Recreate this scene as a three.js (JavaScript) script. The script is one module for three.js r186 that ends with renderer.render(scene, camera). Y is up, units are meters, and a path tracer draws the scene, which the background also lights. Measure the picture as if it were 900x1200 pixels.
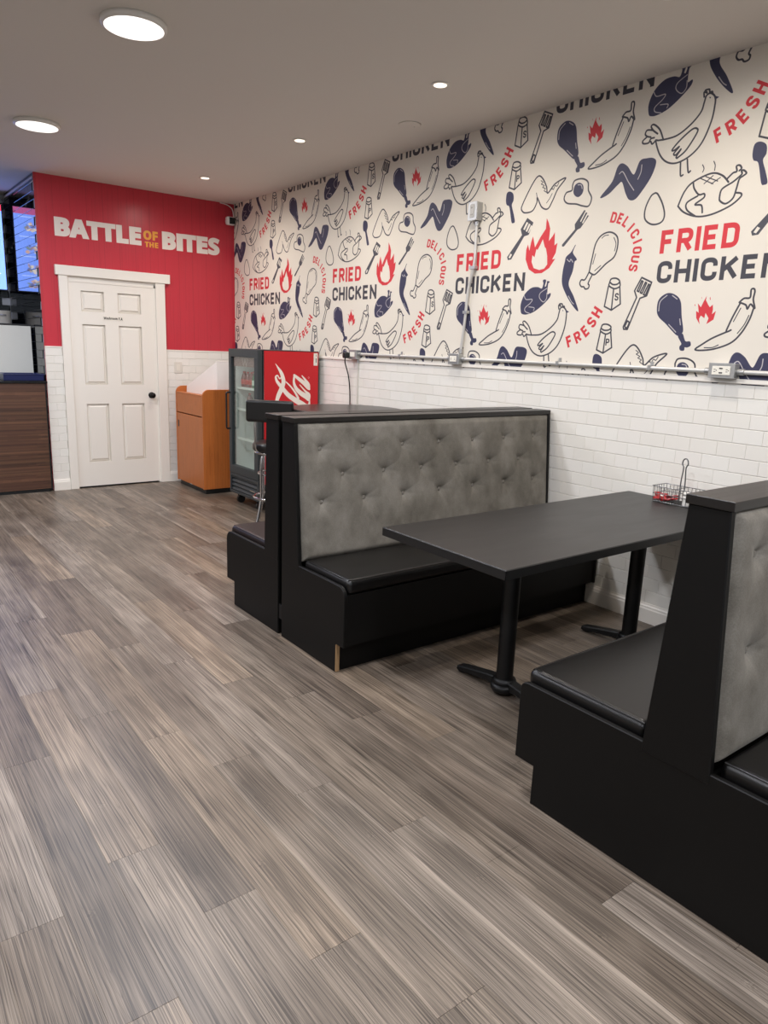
import * as THREE from 'three';
import { mergeGeometries, toCreasedNormals } from 'three/addons/utils/BufferGeometryUtils.js';
import { RoundedBoxGeometry } from 'three/addons/geometries/RoundedBoxGeometry.js';
import { ConvexGeometry } from 'three/addons/geometries/ConvexGeometry.js';
import { RectAreaLightUniformsLib } from 'three/addons/lights/RectAreaLightUniformsLib.js';

// ------------------------------------------------------------------ camera, light levels, exposure
const scene = new THREE.Scene();
scene.background = new THREE.Color().setRGB(1.15, 1.3, 1.5);   // even overcast sky outside the shop front
const camera = new THREE.PerspectiveCamera(71.217, 900 / 1200, 0.05, 60);
camera.rotation.order = 'YXZ';
camera.position.set(0, 1.5078, 0);
camera.rotation.set(-0.22313, -0.65757, 0.03782);
scene.add(camera);
const renderer = new THREE.WebGLRenderer({ antialias: true });
renderer.toneMapping = THREE.LinearToneMapping;
renderer.toneMappingExposure = 0.96;
renderer.shadowMap.enabled = true;
renderer.outputColorSpace = THREE.SRGBColorSpace;
RectAreaLightUniformsLib.init();
const DISC_POWER = 230;        // round ceiling panels, neutral white
const SPOT_POWER = 6.2;        // small recessed downlights, warm white
const DISC_COLOR = 0xf3f6ff, SPOT_COLOR = 0xfff6ec;
const SCREEN_POWER = 0.6;

// ------------------------------------------------------------------ the room's main planes (metres)
const W = 3.6747, L = 7.6241, H = 2.9824, XA = 1.6755, TILE_TOP = 1.409;

// ------------------------------------------------------------------ helpers
const taken = new Set();
function numbered(n) { if (!taken.has(n)) { taken.add(n); return n; } for (let i = 1; ; i++) { const m = n + '_' + String(i).padStart(3, '0'); if (!taken.has(m)) { taken.add(m); return m; } } }
function rng(seed) { let s = seed >>> 0; return () => { s = (s + 0x6d2b79f5) | 0; let t = Math.imul(s ^ (s >>> 15), 1 | s); t = (t + Math.imul(t ^ (t >>> 7), 61 | t)) ^ t; return ((t ^ (t >>> 14)) >>> 0) / 4294967296; }; }
function mesh(name, geo, mat, parent) {
  const g = Array.isArray(geo) ? merge(geo) : geo;
  const m = new THREE.Mesh(g, mat); m.castShadow = m.receiveShadow = true;
  if (parent) { m.name = name; parent.add(m); } else { m.name = numbered(name); scene.add(m); }
  return m;
}
function merge(list) { return mergeGeometries(list.map((g) => { const q = g.index ? g.toNonIndexed() : g.clone(); for (const k of Object.keys(q.attributes)) if (!['position', 'normal', 'uv'].includes(k)) q.deleteAttribute(k); q.morphAttributes = {}; return q; })); }
function tag(o, label, category, group) { o.userData.label = label; o.userData.category = category; if (group) o.userData.group = group; return o; }
function thing(name, label, category, pos = [0, 0, 0], turn = 0, group) {
  const o = new THREE.Group(); o.name = numbered(name); o.position.set(...pos); o.rotation.y = turn; scene.add(o);
  return tag(o, label, category, group);
}
function struct(name, geo, mat) { const m = mesh(name, geo, mat); m.userData.kind = 'structure'; return m; }
const bx = (x0, x1, y0, y1, z0, z1) => new THREE.BoxGeometry(x1 - x0, y1 - y0, z1 - z0).translate((x0 + x1) / 2, (y0 + y1) / 2, (z0 + z1) / 2);
const rb = (x0, x1, y0, y1, z0, z1, r = 0.004, s = 2) => new RoundedBoxGeometry(x1 - x0, y1 - y0, z1 - z0, s, r).translate((x0 + x1) / 2, (y0 + y1) / 2, (z0 + z1) / 2);
const cyl = (r0, r1, h, x, y, z, n = 24) => new THREE.CylinderGeometry(r0, r1, h, n).translate(x, y, z);
function tube(pts, r, seg = 40, rad = 8, closed = false, tension = 0.5) { return new THREE.TubeGeometry(new THREE.CatmullRomCurve3(pts.map((p) => new THREE.Vector3(...p)), closed, 'catmullrom', tension), seg, r, rad, closed); }
function lathe(pts, x = 0, y = 0, z = 0, n = 32) { return new THREE.LatheGeometry(pts.map((p) => new THREE.Vector2(...p)), n).translate(x, y, z); }
// box with chamfered front face (+z), back left open: for tiles, planks, panels
function slab(w, h, d, b, bs = b) {
  const X = w / 2, Y = h / 2, x = X - bs, y = Y - b, p = [], uv = [];
  const quad = (a, c, e, f) => { for (const v of [a, c, e, a, e, f]) { p.push(...v); uv.push(v[0], v[1]); } };
  const o = [[-X, -Y], [X, -Y], [X, Y], [-X, Y]], i = [[-x, -y], [x, -y], [x, y], [-x, y]];
  quad([...i[0], d], [...i[1], d], [...i[2], d], [...i[3], d]);
  for (let k = 0; k < 4; k++) { const n = (k + 1) % 4; quad([...o[k], d - b], [...o[n], d - b], [...i[n], d], [...i[k], d]); quad([...o[k], 0], [...o[n], 0], [...o[n], d - b], [...o[k], d - b]); }
  quad([...o[3], 0], [...o[2], 0], [...o[1], 0], [...o[0], 0]);
  const g = new THREE.BufferGeometry(); g.setAttribute('position', new THREE.Float32BufferAttribute(p, 3)); g.setAttribute('uv', new THREE.Float32BufferAttribute(uv, 2)); g.computeVertexNormals(); return g;
}
// outline in (z, y), extruded along x from x0 to x1
function profileX(pts, x0, x1, bevel = 0.003) {
  const s = new THREE.Shape(); pts.forEach((p, i) => (i ? s.lineTo(-p[0], p[1]) : s.moveTo(-p[0], p[1])));
  const g = new THREE.ExtrudeGeometry(s, { depth: x1 - x0 - 2 * bevel, bevelEnabled: bevel > 0, bevelThickness: bevel, bevelSize: bevel, bevelOffset: -bevel, bevelSegments: 1, steps: 1, curveSegments: 8 });
  g.translate(0, 0, bevel); g.rotateY(Math.PI / 2);   // shape x (= -z) goes to -(-z)... x -> -z, depth -> x
  return g.translate(x0, 0, 0);
}
function arcPts(cx, cy, r, a0, a1, n = 8) { const o = []; for (let i = 0; i <= n; i++) { const a = a0 + (a1 - a0) * i / n; o.push([cx + r * Math.cos(a), cy + r * Math.sin(a)]); } return o; }

// ------------------------------------------------------------------ noise and textures
const hash = (x, y, s) => { let h = Math.imul(x, 374761393) + Math.imul(y, 668265263) + Math.imul(s, 974634721); h = Math.imul(h ^ (h >>> 13), 1274126177); return ((h ^ (h >>> 16)) >>> 0) / 4294967296; };
function noise(x, y, s = 0) { const ix = Math.floor(x), iy = Math.floor(y), fx = x - ix, fy = y - iy, u = fx * fx * (3 - 2 * fx), v = fy * fy * (3 - 2 * fy); const a = hash(ix, iy, s), b = hash(ix + 1, iy, s), c = hash(ix, iy + 1, s), d = hash(ix + 1, iy + 1, s); return a + (b - a) * u + (c - a) * v + (a - b - c + d) * u * v; }
const fbm = (x, y, s, o = 4) => { let t = 0, a = 0.5, n = 0; for (let i = 0; i < o; i++) { t += a * noise(x, y, s + i); n += a; x *= 2.03; y *= 2.03; a *= 0.5; } return t / n; };
function dataTex(w, h, f, srgb = true) {
  const d = new Uint8Array(w * h * 4);
  for (let y = 0; y < h; y++) for (let x = 0; x < w; x++) { const c = f(x, y), o = (y * w + x) * 4; d[o] = c[0]; d[o + 1] = c[1]; d[o + 2] = c[2]; d[o + 3] = 255; }
  const t = new THREE.DataTexture(d, w, h); t.colorSpace = srgb ? THREE.SRGBColorSpace : THREE.NoColorSpace; t.wrapS = t.wrapT = THREE.RepeatWrapping; t.magFilter = THREE.LinearFilter; t.minFilter = THREE.LinearMipmapLinearFilter; t.generateMipmaps = true; t.needsUpdate = true; return t;
}
function canvasTex(w, h, draw) { const c = document.createElement('canvas'); c.width = w; c.height = h; draw(c.getContext('2d'), w, h); const t = new THREE.CanvasTexture(c); t.colorSpace = THREE.SRGBColorSpace; t.wrapS = t.wrapT = THREE.ClampToEdgeWrapping; return t; }
const clamp8 = (v) => Math.max(0, Math.min(255, v));
const std = (color, roughness = 0.6, more = {}) => new THREE.MeshStandardMaterial({ color, roughness, ...more });

// capital letters one by one; a plain bar stands for the I, which this font draws with serifs
function letters(g, s, b) {
  let x = 0; const run = [];
  for (const c of s) {
    if (c === 'I') { run.push([c, x + 12]); x += 62; continue; }
    const m = g.measureText(c); run.push([c, x]); x += m.width;
  }
  const draw = () => { for (const [c, cx] of run) { if (c === 'I') { g.beginPath(); g.rect(cx, -142.8, 38, 142.8); g.fill(); if (b) g.stroke(); } else { g.fillText(c, cx, 0); if (b) g.strokeText(c, cx, 0); } } };
  return { draw, width: x };
}
// text squeezed into the box x, y (bottom left, y down), w, h; bold adds an outline of that share of the height
function boxText(g, s, x, y, w, h, color, bold = 0) {
  g.save(); g.font = 'bold 200px sans-serif'; g.textBaseline = 'alphabetic'; g.textAlign = 'left';
  const b = bold * 200, n = letters(g, s, b), first = s[0] === 'I' ? 12 : g.measureText(s[0]).actualBoundingBoxLeft * -1, lc = s[s.length - 1], lm = g.measureText(lc), last = lc === 'I' ? 12 : lm.width - lm.actualBoundingBoxRight;
  const tw = n.width - first - last + b, th = 142.8 + b;
  g.translate(x, y); g.scale(w / tw, h / th); g.translate(b / 2 - first, -b / 2);
  g.fillStyle = g.strokeStyle = color; g.lineJoin = 'miter'; g.miterLimit = 3; g.lineWidth = b; n.draw();
  g.restore();
}

// condensed lettering of even strokes: glyph paths in a unit box, y up, with the width of each as a share of the height
const DIN = {
  F: [0.42, 'M0,0 L0,1 L1,1 M0,.5 L.88,.5'], E: [0.43, 'M1,0 L0,0 L0,1 L1,1 M0,.51 L.88,.51'], I: [0, 'M0,0 L0,1'], L: [0.4, 'M0,1 L0,0 L1,0'], H: [0.48, 'M0,0 L0,1 M1,0 L1,1 M0,.5 L1,.5'],
  N: [0.5, 'M0,0 L0,1 M1,0 L1,1 M.03,.95 L.97,.05'], K: [0.5, 'M0,0 L0,1 M1,1.02 L.06,.42 M.36,.62 L1,-.02'], D: [0.46, 'M0,0 L0,1 L.5,1 Q1,1 1,.7 L1,.3 Q1,0 .5,0 L-.12,0'], U: [0.46, 'M0,1 L0,.28 Q0,0 .5,0 Q1,0 1,.28 L1,1'],
  R: [0.46, 'M0,0 L0,1 L.55,1 Q1,1 1,.74 Q1,.47 .55,.47 L0,.47 M.5,.47 L1.02,-.02'], P: [0.46, 'M0,0 L0,1 L.55,1 Q1,1 1,.72 Q1,.44 .55,.44 L0,.44'], O: [0.46, 'M0,.5 L0,.72 Q0,1 .5,1 Q1,1 1,.72 L1,.28 Q1,0 .5,0 Q0,0 0,.28 L0,.52'],
  C: [0.46, 'M1,.66 L1,.74 Q1,1 .5,1 Q0,1 0,.72 L0,.28 Q0,0 .5,0 Q1,0 1,.26 L1,.34'], S: [0.44, 'M1,.74 Q1,1 .5,1 Q0,1 0,.76 Q0,.57 .5,.5 Q1,.43 1,.24 Q1,0 .5,0 Q0,0 0,.26'],
};
function dinDraw(g, c, x, h, s, sx) {   // cap height h over all, stroke s, horizontal stretch sx
  const [w, path] = DIN[c], H0 = h - s, X = (v) => x + s / 2 + v * w * h * sx, Y = (v) => s / 2 + v * H0, t = path.split(' ').map((q) => [q[0], ...q.replace(/^[MLQ]/, '').split(',').map(Number)]);
  g.beginPath();
  for (let i = 0; i < t.length; i++) { const [k, u, v] = t[i]; const flat = v === 0 || v === 1, fix = c !== 'C' && c !== 'S' && c !== 'O' && c !== 'U' && flat ? (v === 0 ? -s / 2 : s / 2) : 0; if (k === 'M') g.moveTo(X(u), Y(v) + (isEnd(t, i) ? fix : 0)); else if (k === 'Q') { const e = t[++i]; g.quadraticCurveTo(X(u), Y(v), X(e[1]), Y(e[2])); } else g.lineTo(X(u), Y(v) + (isEnd(t, i) ? fix : 0)); }
  g.lineWidth = s; g.lineCap = 'butt'; g.lineJoin = 'miter'; g.miterLimit = 4; g.stroke();
  return w * h * sx + s;
}
const isEnd = (t, i) => { const vert = (a, b) => a && b && b[0] === 'L' && a[1] === b[1]; return (t[i][0] === 'M' && vert(t[i], t[i + 1])) || (t[i][0] === 'L' && (!t[i + 1] || t[i + 1][0] === 'M') && vert(t[i - 1], t[i])); };
function dinText(g, str, w, h, s, gap) {
  const ink = [...str].reduce((a, c) => a + DIN[c][0] * h, 0), sx = (w - s * str.length - gap * (str.length - 1)) / ink; let x = 0;
  for (const c of str) x += dinDraw(g, c, x, h, s, sx) + gap;
}

// ------------------------------------------------------------------ materials
const wallWhite = std(0xe4ded4, 0.75);
const ceilingPaint = std(0xded9d2, 0.85);
const tileWhite = [std(0xe8e4dc, 0.3), std(0xe6e2d9, 0.32), std(0xe9e6de, 0.28)];
const groutWhite = std(0xd2ccc1, 0.8);
const trimWhite = std(0xeae4da, 0.45);
const laminate = new THREE.MeshPhysicalMaterial({ color: 0x090807, roughness: 0.5, specularIntensity: 0.5 });
const laminateTop = new THREE.MeshStandardMaterial({ color: 0x15110e, roughness: 0.42, roughnessMap: dataTex(256, 256, (x, y) => { const v = 222 + 33 * fbm(x / 30, y / 18, 71, 4); return [v, v, v]; }, false) });
const vinylBlack = std(0x0b0a0a, 0.34);
const vinylBrown = std(0x1a1110, 0.4);
const metalBlack = std(0x0d0d0e, 0.45, { metalness: 0.3 });
const chrome = std(0xcfd0d2, 0.16, { metalness: 1 });
const galvanised = std(0xb8b8b6, 0.38, { metalness: 0.75 });
const plasticBlack = std(0x111213, 0.4);
const plasticGrey = std(0x34383a, 0.45);
const plasticWhite = std(0xe8e6e1, 0.4);

const SUEDE = dataTex(1024, 512, (x, y) => {
  const a = fbm(x / 90, y / 70, 11, 5), b = fbm(x / 22, y / 26, 31, 3), c = hash(x, y, 5);
  const v = 108 + 46 * (a - 0.5) + 26 * (b - 0.5) + 14 * (c - 0.5);
  return [clamp8(v + 3), clamp8(v - 2), clamp8(v - 11)];
});
SUEDE.repeat.set(0.5, 0.8); SUEDE.offset.set(-0.85, -0.05);
const suede = new THREE.MeshPhysicalMaterial({ map: SUEDE, roughness: 0.92, sheen: 0.35, sheenRoughness: 0.5, sheenColor: new THREE.Color(0.6, 0.58, 0.54) });

// vinyl plank floor: six boards of printed oak, three tones each
const plankTex = [0, 1, 2, 3, 4, 5].map((k) => {
  const w = 384, h = 2048, ph = rng(900 + k), cx = 0.25 + 0.5 * ph(), swirl = 0.6 + 0.8 * ph();
  const rows = new Float32Array(w * h);
  return dataTex(w, h, (x, y) => {
    const u = x / w, v = y / h;
    const warp = (fbm(u * 1.2, v * 2.4, 40 + k, 3) - 0.5) * 0.05 * swirl + (noise(u * 4, v * 22, 60 + k) - 0.5) * 0.008;
    const q = u + warp, c0 = q - cx - 0.08 * (noise(0.5, v * 1.6, 65 + k) - 0.5), cath = Math.sqrt(c0 * c0 + 0.0025) * 30 + (v - 0.5) * (v - 0.5) * 26;
    const coarse = fbm(q * 8, v * 1.3, 100 + k * 7, 3), fine = noise(q * 60, v * 3.4, 130 + k * 7), hair = noise(q * 150, v * 12, 170 + k), patch = fbm(u * 2.0, v * 3.6, 200 + k, 3), band = noise(u * 3.2 + warp * 2, v * 0.8, 230 + k);
    const groove = Math.max(0, noise(q * 58, v * 4.2, 190 + k) - 0.52) / 0.48, cut = Math.max(0, noise(q * 108, v * 7, 195 + k) - 0.55) / 0.45, ar = Math.abs(Math.sin(cath * 2.2 + 2.5 * coarse)), arch = Math.pow(1 - ar, 4) * Math.exp(-Math.abs(c0) * 7);
    let t = 0.64 + 0.50 * (patch - 0.5) + 0.24 * (band - 0.5) + 0.14 * (coarse - 0.5) + 0.26 * (fine - 0.5) + 0.34 * (hair - 0.5) - 0.30 * groove - 0.42 * cut - 0.16 * arch;
    const kn = Math.hypot((u - (0.3 + 0.4 * hash(k, 1, 9))) * 0.16, (v - (0.2 + 0.6 * hash(k, 2, 9))) * 1.24 * 0.7);
    if (kn < 0.02) t += (0.5 - noise(u * 40, v * 300, k)) * 0.5 * (1 - kn / 0.02);
    t = Math.max(0, Math.min(1, t));
    return [54 + 114 * t, 46 + 108 * t, 39 + 100 * t];
  });
});
const plankMats = [];
for (let k = 0; k < 6; k++) for (const c of [0xffffff, 0xece9e5, 0xd6d1cc, 0xfff8ee]) plankMats.push(new THREE.MeshStandardMaterial({ map: plankTex[k], color: c, roughness: 0.38, bumpMap: plankTex[k], bumpScale: 0.0005 }));
const floorBase = std(0x4c453f, 0.8);

// ================================================================== STRUCTURE
// floor: base slab and loose-laid planks (rows run along z)
const floor = struct('floor', bx(-4.1, W + 0.2, -0.12, -0.006, -9.4, 3.2), floorBase);
{
  const PW = 0.1545, PL = 1.2375, off = { '-2': -1.78, '-1': -1.37, 0: -1.915, 1: -1.578, 2: -1.28, 3: -0.972, 4: -1.892, 5: -1.555, 6: -1.275, 7: -0.971, 8: -1.905, 9: -1.6, 10: -1.27 };
  const r = rng(77), shapes = [];
  const full = [];
  for (let v = 0; v < 8; v++) { const g = slab(PW - 0.0003, PL - 0.0006, 0.006, 0.0004); const uv = g.attributes.uv; for (let i = 0; i < uv.count; i++) uv.setXY(i, (v & 1 ? -1 : 1) * (uv.getX(i) / PW) * 0.96 + 0.5, (v & 2 ? -1 : 1) * uv.getY(i) / PL * 0.995 + 0.5); g.rotateX(-Math.PI / 2); full.push(g); }
  const tone = { '0:-3.1525': 3, '-1:-3.845': 2, '0:-1.915': 1, '7:-2.2085': 2 };
  for (let k = -12; k <= 20; k++) {
    const x = 0.5 + (k + 0.5) * PW; if (x - PW / 2 > W) continue;
    let z0 = off[k] !== undefined ? off[k] : -(r() * PL); while (z0 > -L) z0 -= PL;
    for (let z = z0; z < 0.2; z += PL) {
      const a = Math.max(z, -L + 0.0005), b = z + PL; if (b < -L + 0.02 || a > 0) continue;
      const right = Math.min(x + PW / 2, W), wide = right - (x - PW / 2);
      let g = full[Math.floor(r() * 8)];
      const pick = r(), key = k + ':' + (Math.round(z * 10000) / 10000);
      if (b - a < PL - 0.001 || wide < PW - 0.001) { g = slab(wide - 0.0003, b - a - 0.0006, 0.006, 0.0004); const uv = g.attributes.uv; for (let i = 0; i < uv.count; i++) uv.setXY(i, uv.getX(i) / PW * 0.96 + 0.5, uv.getY(i) / PL * 0.995 + 0.5); g.rotateX(-Math.PI / 2); }
      const t = Math.floor(r() * 6), c = tone[key] !== undefined ? tone[key] : [0, 0, 1, 1, 2, 3, 1][Math.floor(pick * 7)];
      const m = mesh('plank', g, plankMats[t * 4 + c], floor); m.position.set(x - PW / 2 + wide / 2, -0.006, (a + b) / 2);
    }
  }
}
const ceiling = struct('ceiling', bx(-4.1, W + 0.2, H, H + 0.12, -9.4, 3.2), ceilingPaint);
struct('wall_left', bx(-4.1, -4.0, 0, H, -9.4, 3.2), wallWhite);
struct('wall_front', [bx(-4.0, W, 0, 0.45, 3.05, 3.2), bx(-4.0, W, 2.65, H, 3.05, 3.2), bx(-4.0, -3.6, 0.45, 2.65, 3.05, 3.2), bx(3.3, W, 0.45, 2.65, 3.05, 3.2)], wallWhite);
{
  const win = struct('window_1', [bx(-3.6, 3.3, 0.45, 0.5, 3.08, 3.16), bx(-3.6, 3.3, 2.6, 2.65, 3.08, 3.16), ...[-3.6, -1.9, -0.2, 1.5, 3.25].map((x) => bx(x, x + 0.05, 0.5, 2.6, 3.08, 3.16))], std(0x2a2c2e, 0.4, { metalness: 0.5 }));
  const pane = new THREE.MeshPhysicalMaterial({ color: 0xffffff, transmission: 1, thickness: 0, roughness: 0.02 });
  for (const [p, q] of [[-3.55, -1.9], [-1.85, -0.2], [-0.15, 1.5], [1.55, 3.25]]) mesh('window_pane', bx(p, q, 0.5, 2.6, 3.115, 3.121), pane, win);
  struct('pavement', bx(-12, 12, -0.25, -0.13, 3.2, 14), std(0x8d8a86, 0.9));
}
const wallRight = struct('wall_right', bx(W + 0.012, W + 0.2, 0, H, -L - 0.12, 3.05), groutWhite);

// ---- the mural: one printed period, repeated along the wall with a half step between rows
const MOTIFS = {
  'hen': ['l5184,2656 5261,2662 5333,2700 5382,2748 5394,2790 5402,2820 5425,2826 5449,2804 5454,2767 5445,2691 5409,2602 5354,2550 5280,2526 5219,2540 5172,2584 5139,2655 5155,2658 5184,2656', 'l5390,2817 5387,2839 5403,2833 5392,2846 5413,2846 5418,2832 5430,2832 5435,2820', 'N5448,2809 5472,2798 5453,2791', 'N5419,2810 5426,2808 5427,2802 5420,2804', 'l5183,2656 5155,2711 5117,2743 5100,2738 5114,2716 5144,2693', 'l5114,2716 5078,2723 5068,2705 5082,2691 5104,2684', 'l5082,2690 5057,2673 5062,2659 5094,2657 5105,2675 5126,2677', 'l5107,2661 5119,2647 5138,2663', 'l5277,2549 5324,2580 5374,2652 5371,2674 5343,2674 5284,2636 5244,2597 5255,2591 5282,2604 5255,2575 5268,2567 5294,2590 5272,2558 5277,2549', 'l5301,2523 5309,2461 5323,2460', 'l5338,2533 5351,2471 5363,2473'],
  'roast': ['n4263,1787 4258,1834 4284,1892 4336,1930 4390,1934 4425,1924 4437,1954 4431,1974 4446,1978 4454,1970 4446,1940 4457,1934 4465,1953 4466,1967 4483,1963 4473,1953 4471,1914 4475,1886 4499,1893 4492,1868 4440,1824 4375,1785 4314,1769 4277,1772', 'w4467,1925 4417,1899 4412,1870 4446,1843 4470,1863 4470,1897', 'w4281,1886 4300,1862 4351,1861 4338,1838 4297,1810 4300,1787 4337,1774', 'w4328,1815 4373,1808 4370,1791'],
  'roast line': ['l5316,2307 5343,2374 5387,2416 5481,2443 5541,2425 5579,2388', 'l5567,2402 5596,2427 5615,2432 5610,2456 5626,2458 5637,2443 5627,2433', 'l5542,2322 5550,2359 5602,2385 5627,2402 5643,2416 5639,2431 5651,2431 5665,2416 5651,2406 5633,2393 5625,2352 5613,2308 5579,2287 5547,2304 5542,2322', 'l5624,2332 5652,2325 5650,2307 5600,2272 5510,2244 5432,2243 5357,2271 5316,2307', 'l5388,2414 5397,2384 5427,2350 5456,2350 5457,2331 5413,2304 5449,2295 5459,2259', 'l5422,2344 5366,2318 5371,2282 5421,2246', 't5428,2492 5438,2473 5433,2457', 't5487,2499 5497,2479 5497,2455', 't5425,2428 5498,2391', 't5454,2432 5521,2401', 't5449,2399 5493,2431', 't5489,2393 5533,2416'],
  'wing': ['n4812,2418 4883,2490 4910,2562 4937,2578 4975,2556 5022,2507 5053,2571 5092,2578 5136,2571 5153,2546 5132,2481 5080,2410 5045,2378 5009,2381 4981,2419 4950,2481 4921,2470 4866,2430', 'w4926,2527 4949,2533 4992,2474 5032,2426', 'w5067,2551 5066,2514 5051,2480'],
  'egg': ['l5171,2393 5146,2379 5120,2322 5124,2265 5171,2232 5225,2236 5242,2270 5224,2327 5189,2382 5171,2393'],
  'wing line': ['l4198,2436 4219,2478 4282,2572 4324,2607 4361,2586 4396,2534 4411,2496 4464,2542 4542,2563 4487,2507 4455,2448 4421,2403 4370,2419 4328,2479 4326,2450 4295,2406 4233,2401 4203,2419 4198,2436', 't4347,2577 4365,2564 4352,2556 4376,2544 4365,2535 4388,2525 4379,2514 4402,2501', 't4424,2505 4442,2517 4453,2511 4465,2531 4480,2526 4492,2545', 't4317,2509 4328,2475', 't4407,2439 4429,2462 4446,2488'],
  'fried egg': ['l4599,2512 4614,2538 4668,2540 4711,2516 4721,2468 4748,2423 4732,2381 4686,2387 4639,2403 4573,2415 4544,2443 4557,2477 4597,2485 4599,2512', 'n4612,2476 4619,2509 4648,2519 4677,2500 4679,2463 4653,2443 4626,2453', 'w4640,2510 4663,2506 4673,2485'],
  'spoon': ['n4058,2499 4062,2540 4086,2547 4116,2529 4122,2491 4110,2462 4131,2407 4147,2359 4134,2351 4120,2362 4093,2453 4067,2471'],
  'spatula': ['K4257,2368 4311,2334 4279,2263 4241,2257 4141,2122 4111,2120 4103,2140 4221,2267 4206,2304', 'P4253,2344 4228,2302 4241,2295 4268,2337', 'P4274,2333 4250,2288 4263,2282 4288,2325', 'P4293,2321 4270,2277 4280,2275 4304,2313', 'P4131,2160 4146,2152 4129,2129 4115,2135'],
  'fork': ['K4704,2362 4714,2357 4680,2301 4687,2297 4717,2348 4728,2343 4695,2290 4703,2286 4732,2331 4741,2325 4688,2262 4666,2255 4574,2167 4559,2168 4558,2179 4647,2259 4642,2288'],
  'flame': ['r4419,2348 4438,2320 4454,2282 4451,2210 4479,2237 4494,2258 4499,2180 4521,2193 4514,2135 4490,2097 4514,2100 4471,2047 4414,2020 4357,2020 4302,2050 4269,2113 4268,2173 4279,2204 4295,2164 4305,2216 4317,2250 4341,2181 4379,2239 4419,2286', 'p4401,2225 4422,2176 4433,2167 4447,2122 4453,2070 4431,2046 4391,2040 4343,2055 4321,2094 4324,2135 4343,2121 4354,2170 4364,2164 4384,2194'],
  'chili': ['n4662,2168 4646,2126 4679,2085 4665,2072 4657,2018 4635,1942 4684,1864 4726,1782 4670,1829 4617,1894 4586,1952 4584,2022 4594,2077 4601,2104 4635,2129', 'w4607,2090 4628,2075 4636,2088 4654,2070', 'w4643,1872 4669,1839 4688,1824'],
  'leg line': ['l4782,2005 4794,2083 4810,2163 4847,2207 4904,2218 4953,2190 4964,2137 4947,2079 4893,2043 4831,1992 4805,1992 4782,2005', 'l4780,2002 4756,1963 4730,1963 4721,1942 4734,1924 4752,1922 4765,1909 4786,1912 4791,1929 4783,1943 4807,1990', 't4850,2190 4869,2202 4894,2203', 't4933,2186 4951,2151 4946,2112', 't4821,2010 4860,2037', 't4803,2049 4816,2105'],
  'salt': ['l4935,1941 4945,1958 4978,1959 5002,1943 4990,1927 4958,1926 4935,1941', 'l4934,1936 4934,1919 4973,1902 5007,1914 5004,1938', 'L4929,1916 4915,1804 4966,1782 5023,1815 5007,1912', 'L4967,1903 4966,1782'],
  'pepper': ['l4907,1679 4917,1700 4951,1701 4976,1686 4963,1670 4930,1668 4907,1679', 'l4906,1676 4907,1662 4945,1646 4977,1659 4975,1681', 'L4905,1658 4890,1554 4938,1536 4995,1569 4978,1657', 'L4943,1645 4938,1536'],
  'turner': ['L5145,1955 5211,1926 5189,1855 5148,1843 5088,1673 5063,1674 5059,1687 5126,1848 5108,1885 5145,1955', 'L5147,1937 5125,1884 5136,1879 5156,1933 5147,1937', 'L5172,1928 5146,1874 5158,1869 5180,1924 5172,1928', 'L5193,1917 5168,1862 5181,1859 5201,1912 5193,1917', 'l5082,1720 5095,1710 5084,1683 5070,1689 5082,1720'],
  'drumstick': ['n5265,1776 5270,1832 5314,1862 5362,1853 5398,1818 5415,1739 5433,1669 5421,1650 5399,1645 5327,1705 5282,1740', 'n5411,1638 5433,1649 5454,1611 5481,1609 5487,1590 5470,1581 5454,1581 5453,1565 5433,1565 5427,1582 5436,1599', 'w5275,1772 5278,1821 5315,1853', 'w5346,1699 5393,1659', 'w5407,1728 5415,1697', 'w5347,1851 5377,1832'],
  'small flame': ['R5544,1843 5542,1821 5558,1797 5568,1785 5583,1798 5587,1773 5585,1750 5604,1766 5597,1723 5561,1700 5569,1730 5549,1757 5546,1730 5525,1744 5517,1727 5524,1700 5501,1731 5495,1768 5511,1758 5500,1806 5519,1786 5530,1814', 'R5482,1802 5485,1802 5487,1793 5483,1795', 'R5561,1833 5564,1837 5567,1823 5564,1820', 'R5515,1835 5517,1839 5518,1826'],
  'pepper line': ['l5725,1799 5700,1742 5683,1696 5674,1662 5697,1670', 'l5674,1660 5604,1629 5550,1595 5517,1570 5555,1566 5626,1576 5706,1607 5753,1657 5784,1721 5796,1772', 'l5721,1806 5742,1824 5771,1827 5772,1864 5785,1868 5791,1854 5789,1817 5802,1775 5779,1795 5766,1773 5755,1792 5721,1805', 't5732,1777 5704,1712', 't5778,1741 5761,1696 5733,1654', 't5567,1580 5611,1582 5641,1595'],
};
const PX = 1.626, PY = 1.02, MY0 = 1.40;
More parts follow.
